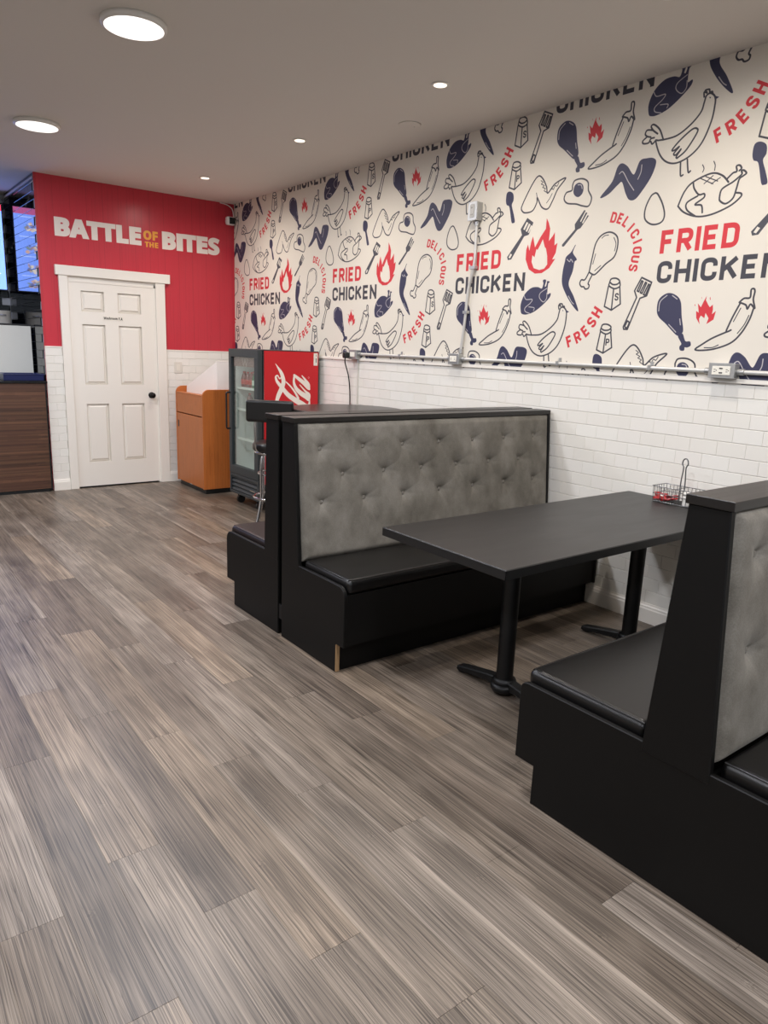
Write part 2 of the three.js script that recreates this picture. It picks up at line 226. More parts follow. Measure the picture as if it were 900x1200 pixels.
const muralTex = canvasTex(2048, 1994, (g, cw, ch) => {
  const k = cw / PX, NAVY = '#34344f', INK = '#3b3a42', RED = '#cc2f38', PAPER = '#dfd8cb';
  g.fillStyle = PAPER; g.fillRect(0, 0, cw, ch);
  const put = (draw) => { for (let j = -2; j <= 2; j++) for (let i = -5; i <= 3; i++) { g.save(); g.translate((i * PX + j * PX / 2) * k, ch - j * PY * k); g.scale(k / 1000, -k / 1000); draw(); g.restore(); } };
  const read = (s) => s.slice(1).split(' ').map((p) => { const c = p.split(','); return [+c[0], +c[1] - MY0 * 1000]; });
  const trace = (p, smooth, closed) => {
    g.beginPath();
    if (!smooth) { p.forEach((q, i) => (i ? g.lineTo(...q) : g.moveTo(...q))); if (closed) g.closePath(); return; }
    const n = p.length, at = (i) => (closed ? p[(i + n) % n] : p[Math.max(0, Math.min(n - 1, i))]);
    g.moveTo(...p[0]);
    for (let i = 0; i < (closed ? n : n - 1); i++) { const a = at(i - 1), b = at(i), c = at(i + 1), d = at(i + 2); g.bezierCurveTo(b[0] + (c[0] - a[0]) / 6, b[1] + (c[1] - a[1]) / 6, c[0] - (d[0] - b[0]) / 6, c[1] - (d[1] - b[1]) / 6, c[0], c[1]); }
  };
  for (const list of Object.values(MOTIFS)) for (const s of list) {
    const style = s[0], p = read(s), fill = { n: NAVY, N: NAVY, k: INK, K: '#45454d', R: RED, r: RED, P: PAPER, p: PAPER }[style];
    const cx = p.reduce((a, q) => a + q[0], 0) / p.length;
    put(() => {
      g.lineJoin = g.lineCap = 'round';
      if (fill) { trace(p, style === 'n', true); g.fillStyle = fill; g.fill(); if (style === 'n') { g.strokeStyle = fill; g.lineWidth = 4; g.stroke(); } return; }
      trace(p, style !== 'L', false); g.strokeStyle = style === 'w' ? '#b9b4b4' : INK; g.lineWidth = { l: 9, L: 9, t: 5, w: 5 }[style]; g.stroke();
    });
  }
  const y0 = MY0 * 1000;
  put(() => { g.translate(3612, 2073 - y0); g.strokeStyle = RED; dinText(g, 'FRIED', 434, 120, 25, 17); });
  put(() => { g.translate(3612, 1918 - y0); g.strokeStyle = INK; dinText(g, 'CHICKEN', 664, 115, 24, 17); });
  const arc = (word, pts, size, stroke, color) => [...word].forEach((c, i) => {
    const p = pts[i], a = pts[Math.max(0, i - 1)], b = pts[Math.min(pts.length - 1, i + 1)], ang = Math.atan2(b[1] - a[1], b[0] - a[0]);
    put(() => { g.translate(p[0], p[1] - y0); g.rotate(ang); g.strokeStyle = color; const w = DIN[c][0] * size + stroke; g.translate(-w / 2, -size / 2); dinDraw(g, c, 0, size, stroke, 1); });
  });
  const along = (path, n) => { const c = new THREE.CatmullRomCurve3(path.map((p) => new THREE.Vector3(p[0], p[1], 0))); return c.getSpacedPoints(n - 1).map((v) => [v.x, v.y]); };
  arc('DELICIOUS', along([[4918, 2296], [4981, 2278], [5033, 2236], [5068, 2196], [5092, 2150], [5096, 2108], [5092, 2064], [5082, 2010]], 9), 58, 12, RED);
  arc('FRESH', along([[4682, 1602], [4746, 1629], [4797, 1666], [4836, 1716], [4866, 1772]], 5), 70, 15, RED);
  arc('S', [[4993, 1856]], 42, 8, INK); arc('P', [[4962, 1600]], 40, 8, INK);
});
muralTex.wrapS = THREE.RepeatWrapping;
{
  const g = new THREE.BoxGeometry(0.012, H - MY0, L + 3.05), uv = g.attributes.uv, pos = g.attributes.position;
  g.translate(W + 0.006, (H + MY0) / 2, (3.05 - L) / 2);
  for (let i = 0; i < uv.count; i++) uv.setXY(i, (pos.getZ(i) + L) / PX, (pos.getY(i) - MY0) / (1994 / 2048 * PX));
  mesh('mural_panel', g, new THREE.MeshStandardMaterial({ map: muralTex, roughness: 0.55 }), wallRight).userData.label = 'printed chicken and cutlery wall covering';
}

// ---- white wall tiles, 6 by 3 inches in running bond
const TW = 0.1524, TH = 0.0762, tileShapes = [slab(TW - 0.0005, TH - 0.0014, 0.011, 0.002, 0.0007)];
{
  const r = rng(5), all = [];
  const R = new THREE.Matrix4().makeRotationY(-Math.PI / 2);
  for (let j = 0; j < 17; j++) for (let i = 0; i < 64; i++) {
    const z = 0.6 - (i + (j % 2 ? 0.5 : 0)) * TW, y = TILE_TOP - (j + 0.5) * TH; if (z - TW / 2 < -L || y < 0.12) continue;
    all.push([y, z]);
  }
  const seen = (y, z) => z < -1.35 && !(y < 1.12 && z > -1.62) && !(z < -2.9 && y < 1.0) && !(z < -5.2 && z > -6.4);
  all.sort((a, b) => (seen(b[0], b[1]) - seen(a[0], a[1])) || b[1] - a[1]);
  const rest = [];
  all.forEach(([y, z], i) => {
    const tilt = (r() - 0.5) * 0.002, tip = (r() - 0.5) * 0.002;
    if (i < 298) { const m = mesh('tile', tileShapes[0], tileWhite[Math.floor(r() * 3)], wallRight); m.position.set(W + 0.011, y, z); m.rotation.set(0, -Math.PI / 2 + tilt, tip); }
    else rest.push(tileShapes[0].clone().rotateY(-Math.PI / 2 + tilt).translate(W + 0.011, y, z));
  });
  const m = mesh('tile', rest, tileWhite[0], wallRight); m.userData.kind = 'stuff';
  mesh('ledge', rb(W - 0.012, W + 0.012, TILE_TOP - 0.004, TILE_TOP + 0.02, -L, 3.05, 0.004), trimWhite, wallRight);
}
function baseboard(name, x0, x1, z0, z1, along) {
  const p = [[-0.011, 0], [0.016, 0], [0.016, 0.082], [0.012, 0.09], [0.012, 0.098], [0.006, 0.106], [0.004, 0.115], [-0.011, 0.115]];
  if (along === 'z') return struct(name, profileX(p.map((q) => [q[0], q[1]]), 0, z1 - z0, 0).rotateY(-Math.PI / 2).translate(x0, 0, z0), trimWhite);
  return struct(name, profileX(p, x0, x1, 0).translate(0, 0, z0), trimWhite);
}
baseboard('baseboard_right', W, W, -L, 3.05, 'z');
baseboard('baseboard_back', XA, 1.832, -L, -L, 'x');
baseboard('baseboard_back', 2.874, W, -L, -L, 'x');

// ---- back wall: red boarding over white tile, with the washroom door
const redTex = canvasTex(2000, 1575, (g, cw, ch) => {
  const k = cw / (W - XA), Y0 = 1.42; g.fillStyle = '#c0303e'; g.fillRect(0, 0, cw, ch);
  const r = rng(31);
  for (let i = 0; i < 420; i++) { const x = r() * cw, y = r() * ch, h = 80 + r() * 700; g.fillStyle = r() < 0.6 ? `rgba(92,14,24,${0.05 + 0.10 * r()})` : `rgba(214,84,92,${0.03 + 0.06 * r()})`; g.fillRect(x, y - h / 2, 1.5 + 3.5 * r(), h); }
  for (let x = 0; x < cw; x += 0.152 * k) { g.fillStyle = 'rgba(80,10,20,0.28)'; g.fillRect(x, 0, 3, ch); }
  const put = (s, x, y, w, h, c, b) => boxText(g, s, (x - XA) * k, ch - (y - Y0) * k, w * k, h * k, c, b);
  put('BATTLE', 1.831, 2.456, 0.826, 0.172, '#e9e0d6', 0.09); put('BITES', 2.87, 2.446, 0.637, 0.174, '#e9e0d6', 0.09);
  put('OF', 2.676, 2.519, 0.152, 0.088, '#e8a33c', 0.06); put('THE', 2.689, 2.448, 0.14, 0.052, '#e8a33c', 0.05);
});
redTex.repeat.set(1 / (W - XA), 1 / (H - 1.42)); redTex.offset.set(-XA / (W - XA), -1.42 / (H - 1.42));
let wallBack;
{
  const s = new THREE.Shape(); [[XA + 0.02, 0], [1.905, 0], [1.905, 2.07], [2.78, 2.07], [2.78, 0], [W + 0.2, 0], [W + 0.2, H], [XA + 0.02, H]].forEach((p, i) => (i ? s.lineTo(...p) : s.moveTo(...p)));
  wallBack = struct('wall_back', new THREE.ExtrudeGeometry(s, { depth: 0.12, bevelEnabled: false }).translate(0, 0, -L - 0.132), new THREE.MeshStandardMaterial({ map: redTex, roughness: 0.3 }));
  mesh('corner_bead', bx(XA - 0.003, XA + 0.0205, 0, H, -L - 0.0135, -L - 0.0118), std(0xb52a36, 0.42), wallBack);
  const r = rng(8);
  mesh('tile_backing', [bx(XA, 1.834, 0, TILE_TOP + 0.012, -L - 0.0125, -L - 0.009), bx(2.872, W, 0, TILE_TOP + 0.012, -L - 0.0125, -L - 0.009)], groutWhite, wallBack);
  for (let j = 0; j < 17; j++) for (let i = 0; i < 14; i++) {
    const y = TILE_TOP - (j + 0.5) * TH, x = XA + 0.0005 + i * TW + (j % 2 ? 0 : TW / 2); if (y < 0.12) continue;
    for (const [a, b] of [[XA, 1.834], [2.872, W]]) {
      const x0 = Math.max(a, x - TW / 2), x1 = Math.min(b, x + TW / 2); if (x1 - x0 < 0.02) continue;
      const g = x1 - x0 > TW - 0.002 ? tileShapes[0] : slab(x1 - x0 - 0.0005, TH - 0.0014, 0.011, 0.002, 0.0007);
      const m = mesh('tile', g, tileWhite[Math.floor(r() * 3)], wallBack); m.position.set((x0 + x1) / 2, y, -L - 0.011); m.rotation.set((r() - 0.5) * 0.002, (r() - 0.5) * 0.002, 0);
    }
  }
  mesh('ledge', [rb(XA, 1.834, TILE_TOP, TILE_TOP + 0.014, -L - 0.01, -L + 0.004, 0.002), rb(2.872, W, TILE_TOP, TILE_TOP + 0.014, -L - 0.01, -L + 0.004, 0.002)], trimWhite, wallBack);
}
// door
{
  const d = new THREE.Group(); d.name = numbered('door_1'); d.userData.kind = 'structure'; d.position.set(1.915, 0.014, -L - 0.045); scene.add(d);
  const w = 0.847, h = 2.026, s = new THREE.Shape([[0, 0], [w, 0], [w, h], [0, h]].map((p) => new THREE.Vector2(...p)));
  const rects = []; for (const [x0, x1] of [[0.122, 0.342], [0.477, 0.71]]) for (const [y0, y1] of [[0.25, 0.845], [1.04, 1.63], [1.755, 1.95]]) rects.push([x0, x1, y0, y1]);
  for (const [x0, x1, y0, y1] of rects) s.holes.push(new THREE.Path([[x0, y0], [x0, y1], [x1, y1], [x1, y0]].map((p) => new THREE.Vector2(...p))));
  mesh('door_frame', new THREE.ExtrudeGeometry(s, { depth: 0.036, bevelEnabled: false }), trimWhite, d);
  mesh('door_backing', bx(0, w, 0, h, -0.012, 0), trimWhite, d);
  for (const [x0, x1, y0, y1] of rects) mesh('door_panel', [slab(x1 - x0, y1 - y0, 0.018, 0.012).translate((x0 + x1) / 2, (y0 + y1) / 2, 0), slab(x1 - x0 - 0.036, y1 - y0 - 0.036, 0.016, 0.014).translate((x0 + x1) / 2, (y0 + y1) / 2, 0.017)], trimWhite, d);
  const k = mesh('door_knob', [lathe([[0.0, 0], [0.032, 0], [0.032, 0.006], [0.014, 0.01], [0.012, 0.03], [0.026, 0.042], [0.029, 0.055], [0.022, 0.068], [0, 0.072]], 0, 0, 0, 24).rotateX(Math.PI / 2).translate(0.787, 0.93, 0.036)], std(0x15100d, 0.35, { metalness: 0.6 }), d); k.userData.label = 'dark round door knob';
  const sign = mesh('door_sign', new THREE.BoxGeometry(0.2, 0.042, 0.003).translate(0.424, 1.698, 0.0375), new THREE.MeshStandardMaterial({ roughness: 0.5, map: canvasTex(512, 108, (g, a, b) => { g.fillStyle = '#e6e0d4'; g.fillRect(0, 0, a, b); boxText(g, 'Washroom', 14, 82, 350, 62, '#1b1715', 0.05); boxText(g, 'F.A', 392, 86, 100, 66, '#1b1715', 0.05); }) }), d); sign.userData.label = 'small printed washroom sign';
  const c = struct('trim_1', [rb(1.805, 2.927, 2.093, 2.1845, -L - 0.012, -L + 0.03, 0.003)], trimWhite);
  mesh('casing', rb(1.834, 1.915, 0, 2.093, -L - 0.012, -L + 0.02, 0.003), trimWhite, c); mesh('casing', rb(2.775, 2.873, 0, 2.093, -L - 0.012, -L + 0.02, 0.003), trimWhite, c);
  mesh('door_stop', [bx(1.905, 1.916, 0, 2.07, -L - 0.05, -L - 0.004), bx(2.762, 2.78, 0, 2.07, -L - 0.05, -L - 0.004), bx(1.905, 2.78, 2.04, 2.093, -L - 0.05, -L - 0.004)], trimWhite, c);
  struct('wall_washroom', bx(XA + 0.14, W, 0, H, -L - 0.32, -L - 0.25), wallWhite);
}
// ---- black-tiled kitchen recess to the left of the red wall
{
  const glossBlack = std(0x0a0a0d, 0.05), grout = std(0xb9bcc4, 0.85), groutDark = std(0x9a9ca2, 0.85);
  const side = struct('wall_kitchen_side', [bx(XA + 0.006, XA + 0.0195, 0, H, -9.2, -L - 0.0136), bx(XA + 0.0195, XA + 0.14, 0, H, -9.2, -L - 0.133)], grout);
  const black = [];
  for (let j = 0; j < 39; j++) for (let i = 0; i < 11; i++) {
    const z = -L - 0.0136 - TW * 0.5 - (i + (j % 2 ? 0.5 : 0)) * TW, y = H - 0.003 - (j + 0.5) * TH; if (y < 0.1 || z < -9.06) continue;
    black.push(tileShapes[0].clone().rotateY(-Math.PI / 2).translate(XA + 0.008, y, z));
  }
  const a = mesh('tile', black, glossBlack, side); a.userData.kind = 'stuff'; a.userData.label = 'glossy black wall tiles';
  mesh('ledge', rb(XA - 0.012, XA + 0.006, H - 0.052, H - 0.034, -9.13, -L - 0.03, 0.003), std(0xb9b9bb, 0.5), side);
  const back = struct('wall_kitchen_back', bx(-4.0, XA + 0.14, 0, H, -9.4, -9.142), grout), bt = [];
  for (let j = 0; j < 39; j++) for (let i = 0; i < 20; i++) { const x = XA - (i + (j % 2 ? 0.5 : 1)) * TW, y = H - 0.003 - (j + 0.5) * TH; if (y > 0.9) bt.push(tileShapes[0].clone().translate(x, y, -9.144)); }
  const c = mesh('tile', bt, glossBlack, back); c.userData.kind = 'stuff';
}

// ================================================================== BOOTHS
const BX0 = 1.765, BX1 = 3.655;
// tufted back: local frame, x along the booth, slope from (zb, y0) at the seat to (zt, y1) under the cap, facing +z
function tufts() {
  const list = []; for (const [y, n, x0] of [[1.012, 7, 1.915], [0.877, 6, 2.048], [0.743, 7, 1.915]]) for (let i = 0; i < n; i++) list.push([x0 + i * 0.265, y]); return list;
}
function tuftedBack(y0, y1, zb, zt, pad) {
  const x0 = BX0 + 0.022, x1 = BX1 - 0.02, nx = 260, ny = 96, b = tufts(), p = [], uv = [], idx = [];
  const sl = Math.atan2(zb - zt, y1 - y0), nz = Math.cos(sl), nyy = Math.sin(sl);
  const depthAt = (x, y) => {
    const e = Math.min(x - x0, x1 - x, (y - y0) * 1.0, y1 - y), edge = 1 - Math.pow(1 - Math.min(1, Math.max(0, e) / 0.035), 2.2);
    let d = pad * edge;
    for (const [bx_, by] of b) {
      const dx = x - bx_, dy = y - by, r2 = dx * dx + dy * dy; if (r2 > 0.03) continue;
      const r = Math.sqrt(r2);
      d -= 0.019 * Math.exp(-r / 0.02) + 0.0115 * Math.exp(-r2 / 0.0026);
      if (r > 1e-4) { const a = Math.atan2(dy, dx); for (const q of [-2.05, -1.1, 0.55, 2.6, -0.1]) { const da = Math.atan2(Math.sin(a - q), Math.cos(a - q)); d -= 0.0062 * Math.exp(-Math.pow(da * r / 0.008, 2)) * Math.exp(-r / 0.05) * Math.min(1, r / 0.012); } }
    }
    d += 0.0022 * (fbm(x * 9, y * 9, 77, 3) - 0.5);
    return d;
  };
  for (let j = 0; j <= ny; j++) for (let i = 0; i <= nx; i++) {
    const x = x0 + (x1 - x0) * i / nx, t = j / ny, y = y0 + (y1 - y0) * t, d = depthAt(x, y);
    p.push(x, y + nyy * d, zb + (zt - zb) * t + nz * d); uv.push(x, y);
  }
  for (let j = 0; j < ny; j++) for (let i = 0; i < nx; i++) { const a = j * (nx + 1) + i; idx.push(a, a + 1, a + nx + 2, a, a + nx + 2, a + nx + 1); }
  const g = new THREE.BufferGeometry(); g.setAttribute('position', new THREE.Float32BufferAttribute(p, 3)); g.setAttribute('uv', new THREE.Float32BufferAttribute(uv, 2)); g.setIndex(idx); g.computeVertexNormals();
  const spots = b.map(([x, y]) => { const t = (y - y0) / (y1 - y0), d = depthAt(x, y) + 0.003; return [x, y + nyy * d, zb + (zt - zb) * t + nz * d, sl]; });
  return { g, spots };
}
const buttonGeo = new THREE.SphereGeometry(0.0115, 12, 8).scale(1, 1, 0.5);
// seat cushion with a rounded front and piping around the top edge
function cushion(front, back, yTop, yBot) {
  const x0 = BX0 + 0.024, x1 = BX1 - 0.022;
  const body = new RoundedBoxGeometry(x1 - x0, yTop - yBot, front - back, 6, 0.026).translate((x0 + x1) / 2, (yTop + yBot) / 2, (front + back) / 2);
  const pos = body.attributes.position;
  for (let i = 0; i < pos.count; i++) if (pos.getY(i) > (yTop + yBot) / 2) { const u = (pos.getX(i) - x0) / (x1 - x0), v = (pos.getZ(i) - back) / (front - back); pos.setY(i, pos.getY(i) + 0.006 * Math.sin(Math.PI * Math.min(1, Math.max(0, u))) * Math.sin(Math.PI * Math.min(1, Math.max(0, v)))); }
  body.computeVertexNormals();
  const e = 0.012, y = yTop - 0.006, pts = [[x0 + e, y, back + 0.01], [x0 + e, y, (front + back) / 2], [x0 + e, y, front - 0.05], [x0 + e + 0.012, y, front - e - 0.006], [x0 + 0.06, y, front - e], [(x0 + x1) / 2, y, front - e], [x1 - 0.06, y, front - e], [x1 - e, y, front - 0.05], [x1 - e, y, back + 0.01]];
  return { body, piping: tube(pts, 0.0045, 160, 6, false, 0.3) };
}
// one side of a booth, facing local +z from z = zBack; o: {front, plinth, top, bottom (offsets of the sloping back), round}
function boothSide(t, o) {
  const c = cushion(o.front - 0.006, o.bottom + 0.004, 0.468, 0.395);
  const seat = mesh('seat_cushion', c.body, o.vinyl || vinylBlack, t); mesh('piping', c.piping, o.vinyl || vinylBlack, seat);
  mesh('seat_board', bx(BX0 + 0.018, BX1 - 0.018, 0.145, 0.395, o.front - 0.03, o.front - 0.01), laminate, t);
  mesh('seat_base', bx(BX0 + 0.018, BX1 - 0.018, 0.37, 0.395, o.zBack + 0.01, o.front - 0.03), laminate, t);
  mesh('kick_board', bx(BX0 + 0.018, BX1 - 0.018, 0, 0.16, o.plinth - 0.03, o.plinth - 0.008), laminate, t);
  const u = tuftedBack(0.452, 1.142, o.bottom - 0.012, o.top - 0.014, 0.026);
  const back = mesh('backrest', u.g, suede, t); back.userData.label = 'grey button-tufted suede backrest';
  for (const [x, y, z, sl] of u.spots) { const m = mesh('button', buttonGeo, suede, back); m.position.set(x, y, z); m.rotation.x = -sl; }
}
function capBoard(t, z0, z1) { const m = mesh('cap_board', rb(BX0 - 0.006, BX1, 1.143, 1.169, z0 - 0.008, z1 + 0.008, 0.0025), laminateTop, t); return m; }
// single booth with its back plane at local z = 0
function singleBooth(name, label, z, turnBack, o) {
  const t = thing(name, label, 'booth', [0, 0, z]), inner = t;
  const r = 0.05, PT = 0.437;
  const panel = [[0.002, 0], [o.plinth, 0], [o.plinth, 0.143], [o.front, 0.143], ...arcPts(o.front - r, PT - r, r, 0, Math.PI / 2, 7), [0.002, PT]];
  const wedge = [[0.003, PT - 0.03], [o.bottom, PT - 0.03], [o.top + (o.bottom - o.top) * 0.02, 1.143], [0.003, 1.143]];
  mesh('end_panel', profileX(panel, BX0, BX0 + 0.019), laminate, inner); mesh('end_panel', profileX(panel, BX1 - 0.019, BX1), laminate, inner);
  mesh('back_end_board', profileX(wedge, BX0 - 0.001, BX0 + 0.021), laminate, inner); mesh('back_end_board', profileX(wedge, BX1 - 0.021, BX1), laminate, inner);
  mesh('back_board', bx(BX0 + 0.02, BX1 - 0.02, 0, 1.143, 0.004, 0.018), laminate, inner);
  boothSide(inner, { ...o, zBack: 0 });
  capBoard(inner, 0.008, o.top - 0.006);
  if (turnBack) for (const m of [...t.children]) flipZ(m);
  return t;
}
// mirror a part front to back (geometry is mirrored, so normals stay right)
function flipZ(m) {
  m.traverse((q) => {
    if (q.geometry !== buttonGeo) { const g = q.geometry.clone(); g.scale(1, 1, -1); if (g.index) { const a = g.index.array; for (let i = 0; i < a.length; i += 3) { const s = a[i]; a[i] = a[i + 2]; a[i + 2] = s; } } else for (const k of Object.keys(g.attributes)) { const at = g.attributes[k], n = at.itemSize; for (let i = 0; i < at.count; i += 3) for (let c = 0; c < n; c++) { const s = at.array[i * n + c]; at.array[i * n + c] = at.array[(i + 2) * n + c]; at.array[(i + 2) * n + c] = s; } } q.geometry = g; } else q.rotation.x *= -1;
    q.position.z *= -1;
  });
}
const boothA = singleBooth('booth_bench', 'black booth bench whose grey tufted backrest faces the bare black table', -3.143, false, { front: 0.586, plinth: 0.522, top: 0.118, bottom: 0.176 });
{ const m = mesh('raw_edge', rb(BX0 + 0.001, BX0 + 0.022, 0.003, 0.141, 0.5195, 0.5255, 0.001), std(0x9a7a55, 0.8), boothA); m.userData.label = 'bare wood edge where black laminate is missing'; }
const boothB = singleBooth('booth_bench', 'black booth bench with dark brown seat standing back to back behind the grey tufted one', -3.178, true, { front: 0.622, plinth: 0.528, top: 0.13, bottom: 0.152, vinyl: vinylBrown });
mesh('bracket', [rb(BX0 + 0.004, BX0 + 0.016, 0.09, 0.17, 0.002, 0.034, 0.003)], metalBlack, boothB);
{
  const t = thing('double_booth', 'black double booth in the foreground with a wedge-shaped back between two seats', 'booth', [0, 0, -0.915]);
  const f = 0.571, pl = 0.4885, r = 0.03, PT = 0.428, top = 0.058, bot = 0.1015;
  const panel = [[-pl, 0], [pl, 0], [pl, 0.142], [f, 0.142], ...arcPts(f - r, PT - r, r, 0, Math.PI / 2, 5), ...arcPts(-f + r, PT - r, r, Math.PI / 2, Math.PI, 5), [-f, 0.142], [-pl, 0.142]];
  const wedge = [[-bot - 0.003, PT - 0.03], [bot + 0.003, PT - 0.03], [top, 1.143], [-top, 1.143]];
  mesh('end_panel', profileX(panel, BX0, BX0 + 0.019), laminate, t); mesh('end_panel', profileX(panel, BX1 - 0.019, BX1), laminate, t);
  mesh('back_end_board', profileX(wedge, BX0 - 0.002, BX0 + 0.021), laminate, t); mesh('back_end_board', profileX(wedge, BX1 - 0.021, BX1), laminate, t);
  mesh('back_board', bx(BX0 + 0.02, BX1 - 0.02, 0.02, 1.143, -0.012, 0.012), laminate, t);
  const o = { front: f, plinth: pl, top: top + 0.006, bottom: bot + 0.006, zBack: 0 };
  boothSide(t, o);
  const n = t.children.length; boothSide(t, o); for (const m of t.children.slice(n)) flipZ(m);
  capBoard(t, -top, top);
}

// ================================================================== DINING TABLE
{
  const t = thing('dining_table', 'long black rectangular table between the grey tufted bench and the double booth', 'table', [2.75, 0, -2.03]);
  const top = mesh('tabletop', rb(-0.903, 0.905, 0.716, 0.755, -0.3645, 0.3645, 0.004, 3), new THREE.MeshStandardMaterial({ color: 0x12100f, roughness: 0.42, roughnessMap: laminateTop.roughnessMap }), t);
  mesh('edge_band', [rb(-0.905, -0.9, 0.717, 0.7525, -0.366, 0.366, 0.0015), rb(-0.905, 0.906, 0.717, 0.7525, 0.362, 0.366, 0.0015), rb(-0.905, 0.906, 0.717, 0.7525, -0.366, -0.362, 0.0015)], plasticBlack, top);
  for (const px of [-0.455, 0.5]) {
    const b = mesh('pedestal', lathe([[0, 0.05], [0.052, 0.05], [0.056, 0.062], [0.05, 0.075], [0.038, 0.082], [0.038, 0.70], [0, 0.70]], px, 0, 0, 28), metalBlack, t);
    for (const s of [-1, 1]) mesh('foot', profileX([[s * 0.03, 0.028], [s * 0.03, 0.074], [s * 0.09, 0.066], [s * 0.25, 0.038], [s * 0.285, 0.03], [s * 0.29, 0.012], [s * 0.27, 0.004], [s * 0.24, 0.012], [s * 0.09, 0.03]].sort(() => 0), px - 0.027, px + 0.027, 0.005), metalBlack, t);
    mesh('hub', lathe([[0, 0.012], [0.05, 0.012], [0.062, 0.03], [0.058, 0.055], [0, 0.06]], px, 0, 0, 24), metalBlack, t);
    mesh('mount_plate', [bx(px - 0.15, px + 0.15, 0.7, 0.716, -0.02, 0.02), bx(px - 0.02, px + 0.02, 0.7, 0.716, -0.24, 0.24)], metalBlack, t);
    for (const s of [-1, 1]) mesh('glide', cyl(0.014, 0.016, 0.012, px, 0.006, s * 0.262, 12), plasticBlack, t);
  }
}
// wire caddy with sachets and a shaker by the wall
{
  const t = thing('wire_caddy', 'chrome wire condiment caddy with tall loop handle at the wall end of the black table', 'caddy', [3.575, 0.7555, -2.02]);
  const w = 0.065, l = 0.135, hgt = 0.085, r = 0.0017, g = [];
  const ring = (y, a, b) => tube([[-a, y, -b], [a, y, -b], [a, y, b], [-a, y, b]].flatMap((p, i, q) => { const n = q[(i + 1) % 4]; return [p, [p[0] * 0.5 + n[0] * 0.5, y, p[2] * 0.5 + n[2] * 0.5]]; }), r * 1.3, 64, 6, true, 0.05);
  g.push(ring(hgt, w, l), ring(0.045, w * 0.97, l * 0.97), ring(0.003, w * 0.94, l * 0.94));
  for (let i = -6; i <= 6; i++) { const z = i / 6 * l * 0.95; for (const s of [-1, 1]) g.push(tube([[s * w, hgt, z], [s * w * 0.96, 0.03, z], [s * w * 0.94, 0.003, z * 0.98]], r, 6, 5)); g.push(tube([[-w * 0.94, 0.003, z * 0.98], [0, 0.003, z * 0.98], [w * 0.94, 0.003, z * 0.98]], r, 4, 5)); }
  for (let i = -2; i <= 2; i++) for (const s of [-1, 1]) g.push(tube([[i / 3 * w, hgt, s * l], [i / 3 * w, 0.03, s * l * 0.96], [i / 3 * w, 0.003, s * l * 0.94]], r, 6, 5));
  for (const x of [-0.008, 0.008]) g.push(tube([[x, 0.003, -w], [x, 0.09, 0], [x, hgt, 0]].slice(1), r, 4, 5));
  const wire = std(0x77787a, 0.3, { metalness: 0.85 }); mesh('basket', g, wire, t);
  mesh('divider', [tube([[-w, hgt, 0], [0, hgt, 0], [w, hgt, 0]], r, 6, 6)], wire, t);
  mesh('handle', [tube([[0, 0.003, -0.014], [0, 0.12, -0.012], [0, 0.195, -0.007], [0, 0.215, -0.016], [0, 0.238, -0.012], [0, 0.246, 0], [0, 0.238, 0.012], [0, 0.215, 0.016], [0, 0.195, 0.007], [0, 0.12, 0.012], [0, 0.003, 0.014]], 0.0034, 80, 8)], wire, t);
  const red = std(0xa3131c, 0.3), r5 = rng(12);
  const sachet = () => { const q = new THREE.BoxGeometry(0.05, 0.006, 0.075, 6, 1, 8), p = q.attributes.position; for (let i = 0; i < p.count; i++) { const u = p.getX(i) / 0.025, v = p.getZ(i) / 0.0375; p.setY(i, p.getY(i) * (1.9 - 1.5 * Math.max(u * u, v * v)) + 0.0025 * Math.sin(v * 5 + u * 3)); } q.computeVertexNormals(); return q; };
  const sg = sachet(), spots = [[-0.028, 0.014, -0.1, 0.3, 0.2], [0.02, 0.013, -0.085, -0.5, 0.1], [-0.022, 0.016, -0.045, 1.2, -0.15], [-0.03, 0.026, -0.095, 0.9, 0.45], [0.012, 0.026, -0.06, 0.4, -0.2]];
  spots.forEach((s, i) => { const m = mesh('sauce_sachet', sg, red, null); m.position.set(3.575 + s[0], 0.7555 + s[1] + 0.003, -2.02 + s[2]); m.rotation.set(s[4] * 0.6, s[3], s[4]); tag(m, 'small red and white sauce sachet in the wire caddy', 'sachet', 'red sauce sachets in the wire caddy'); const n = mesh('print', new THREE.BoxGeometry(0.014, 0.0008, 0.02).translate(0, 0.0062, 0), plasticWhite, m); n.userData.label = 'white print on the sachet'; });
  const s = thing('shaker', 'small white shaker in the near end of the wire caddy', 'shaker', [3.54, 0.7595, -1.965]);
  mesh('jar', lathe([[0, 0], [0.024, 0], [0.026, 0.004], [0.025, 0.04], [0.021, 0.055], [0, 0.055]], 0, 0, 0, 20), std(0xdedbd3, 0.35), s); mesh('lid', lathe([[0, 0.055], [0.0225, 0.055], [0.0225, 0.068], [0.016, 0.074], [0, 0.075]], 0, 0, 0, 20), std(0xf0eee8, 0.3), s);
}

// ================================================================== HIGH TABLE, STOOL
{
  const t = thing('bar_table', 'round black high table by the wall between booth and drinks fridge', 'table', [3.17, 0, -4.62]);
  mesh('tabletop', lathe([[0, 1.018], [0.442, 1.018], [0.45, 1.024], [0.45, 1.044], [0.443, 1.05], [0, 1.05]], 0, 0, 0, 72), new THREE.MeshStandardMaterial({ color: 0x1d1a18, roughness: 0.3 }), t);
  mesh('column', cyl(0.038, 0.038, 0.98, 0, 0.528, 0), metalBlack, t); mesh('base_plate', lathe([[0, 0.0], [0.26, 0.0], [0.265, 0.008], [0.25, 0.016], [0.06, 0.038], [0.04, 0.05], [0, 0.05]], 0, 0, 0, 48), metalBlack, t);
  mesh('mount_plate', [bx(-0.2, 0.2, 1.006, 1.018, -0.025, 0.025), bx(-0.025, 0.025, 1.006, 1.018, -0.2, 0.2)], metalBlack, t);
}
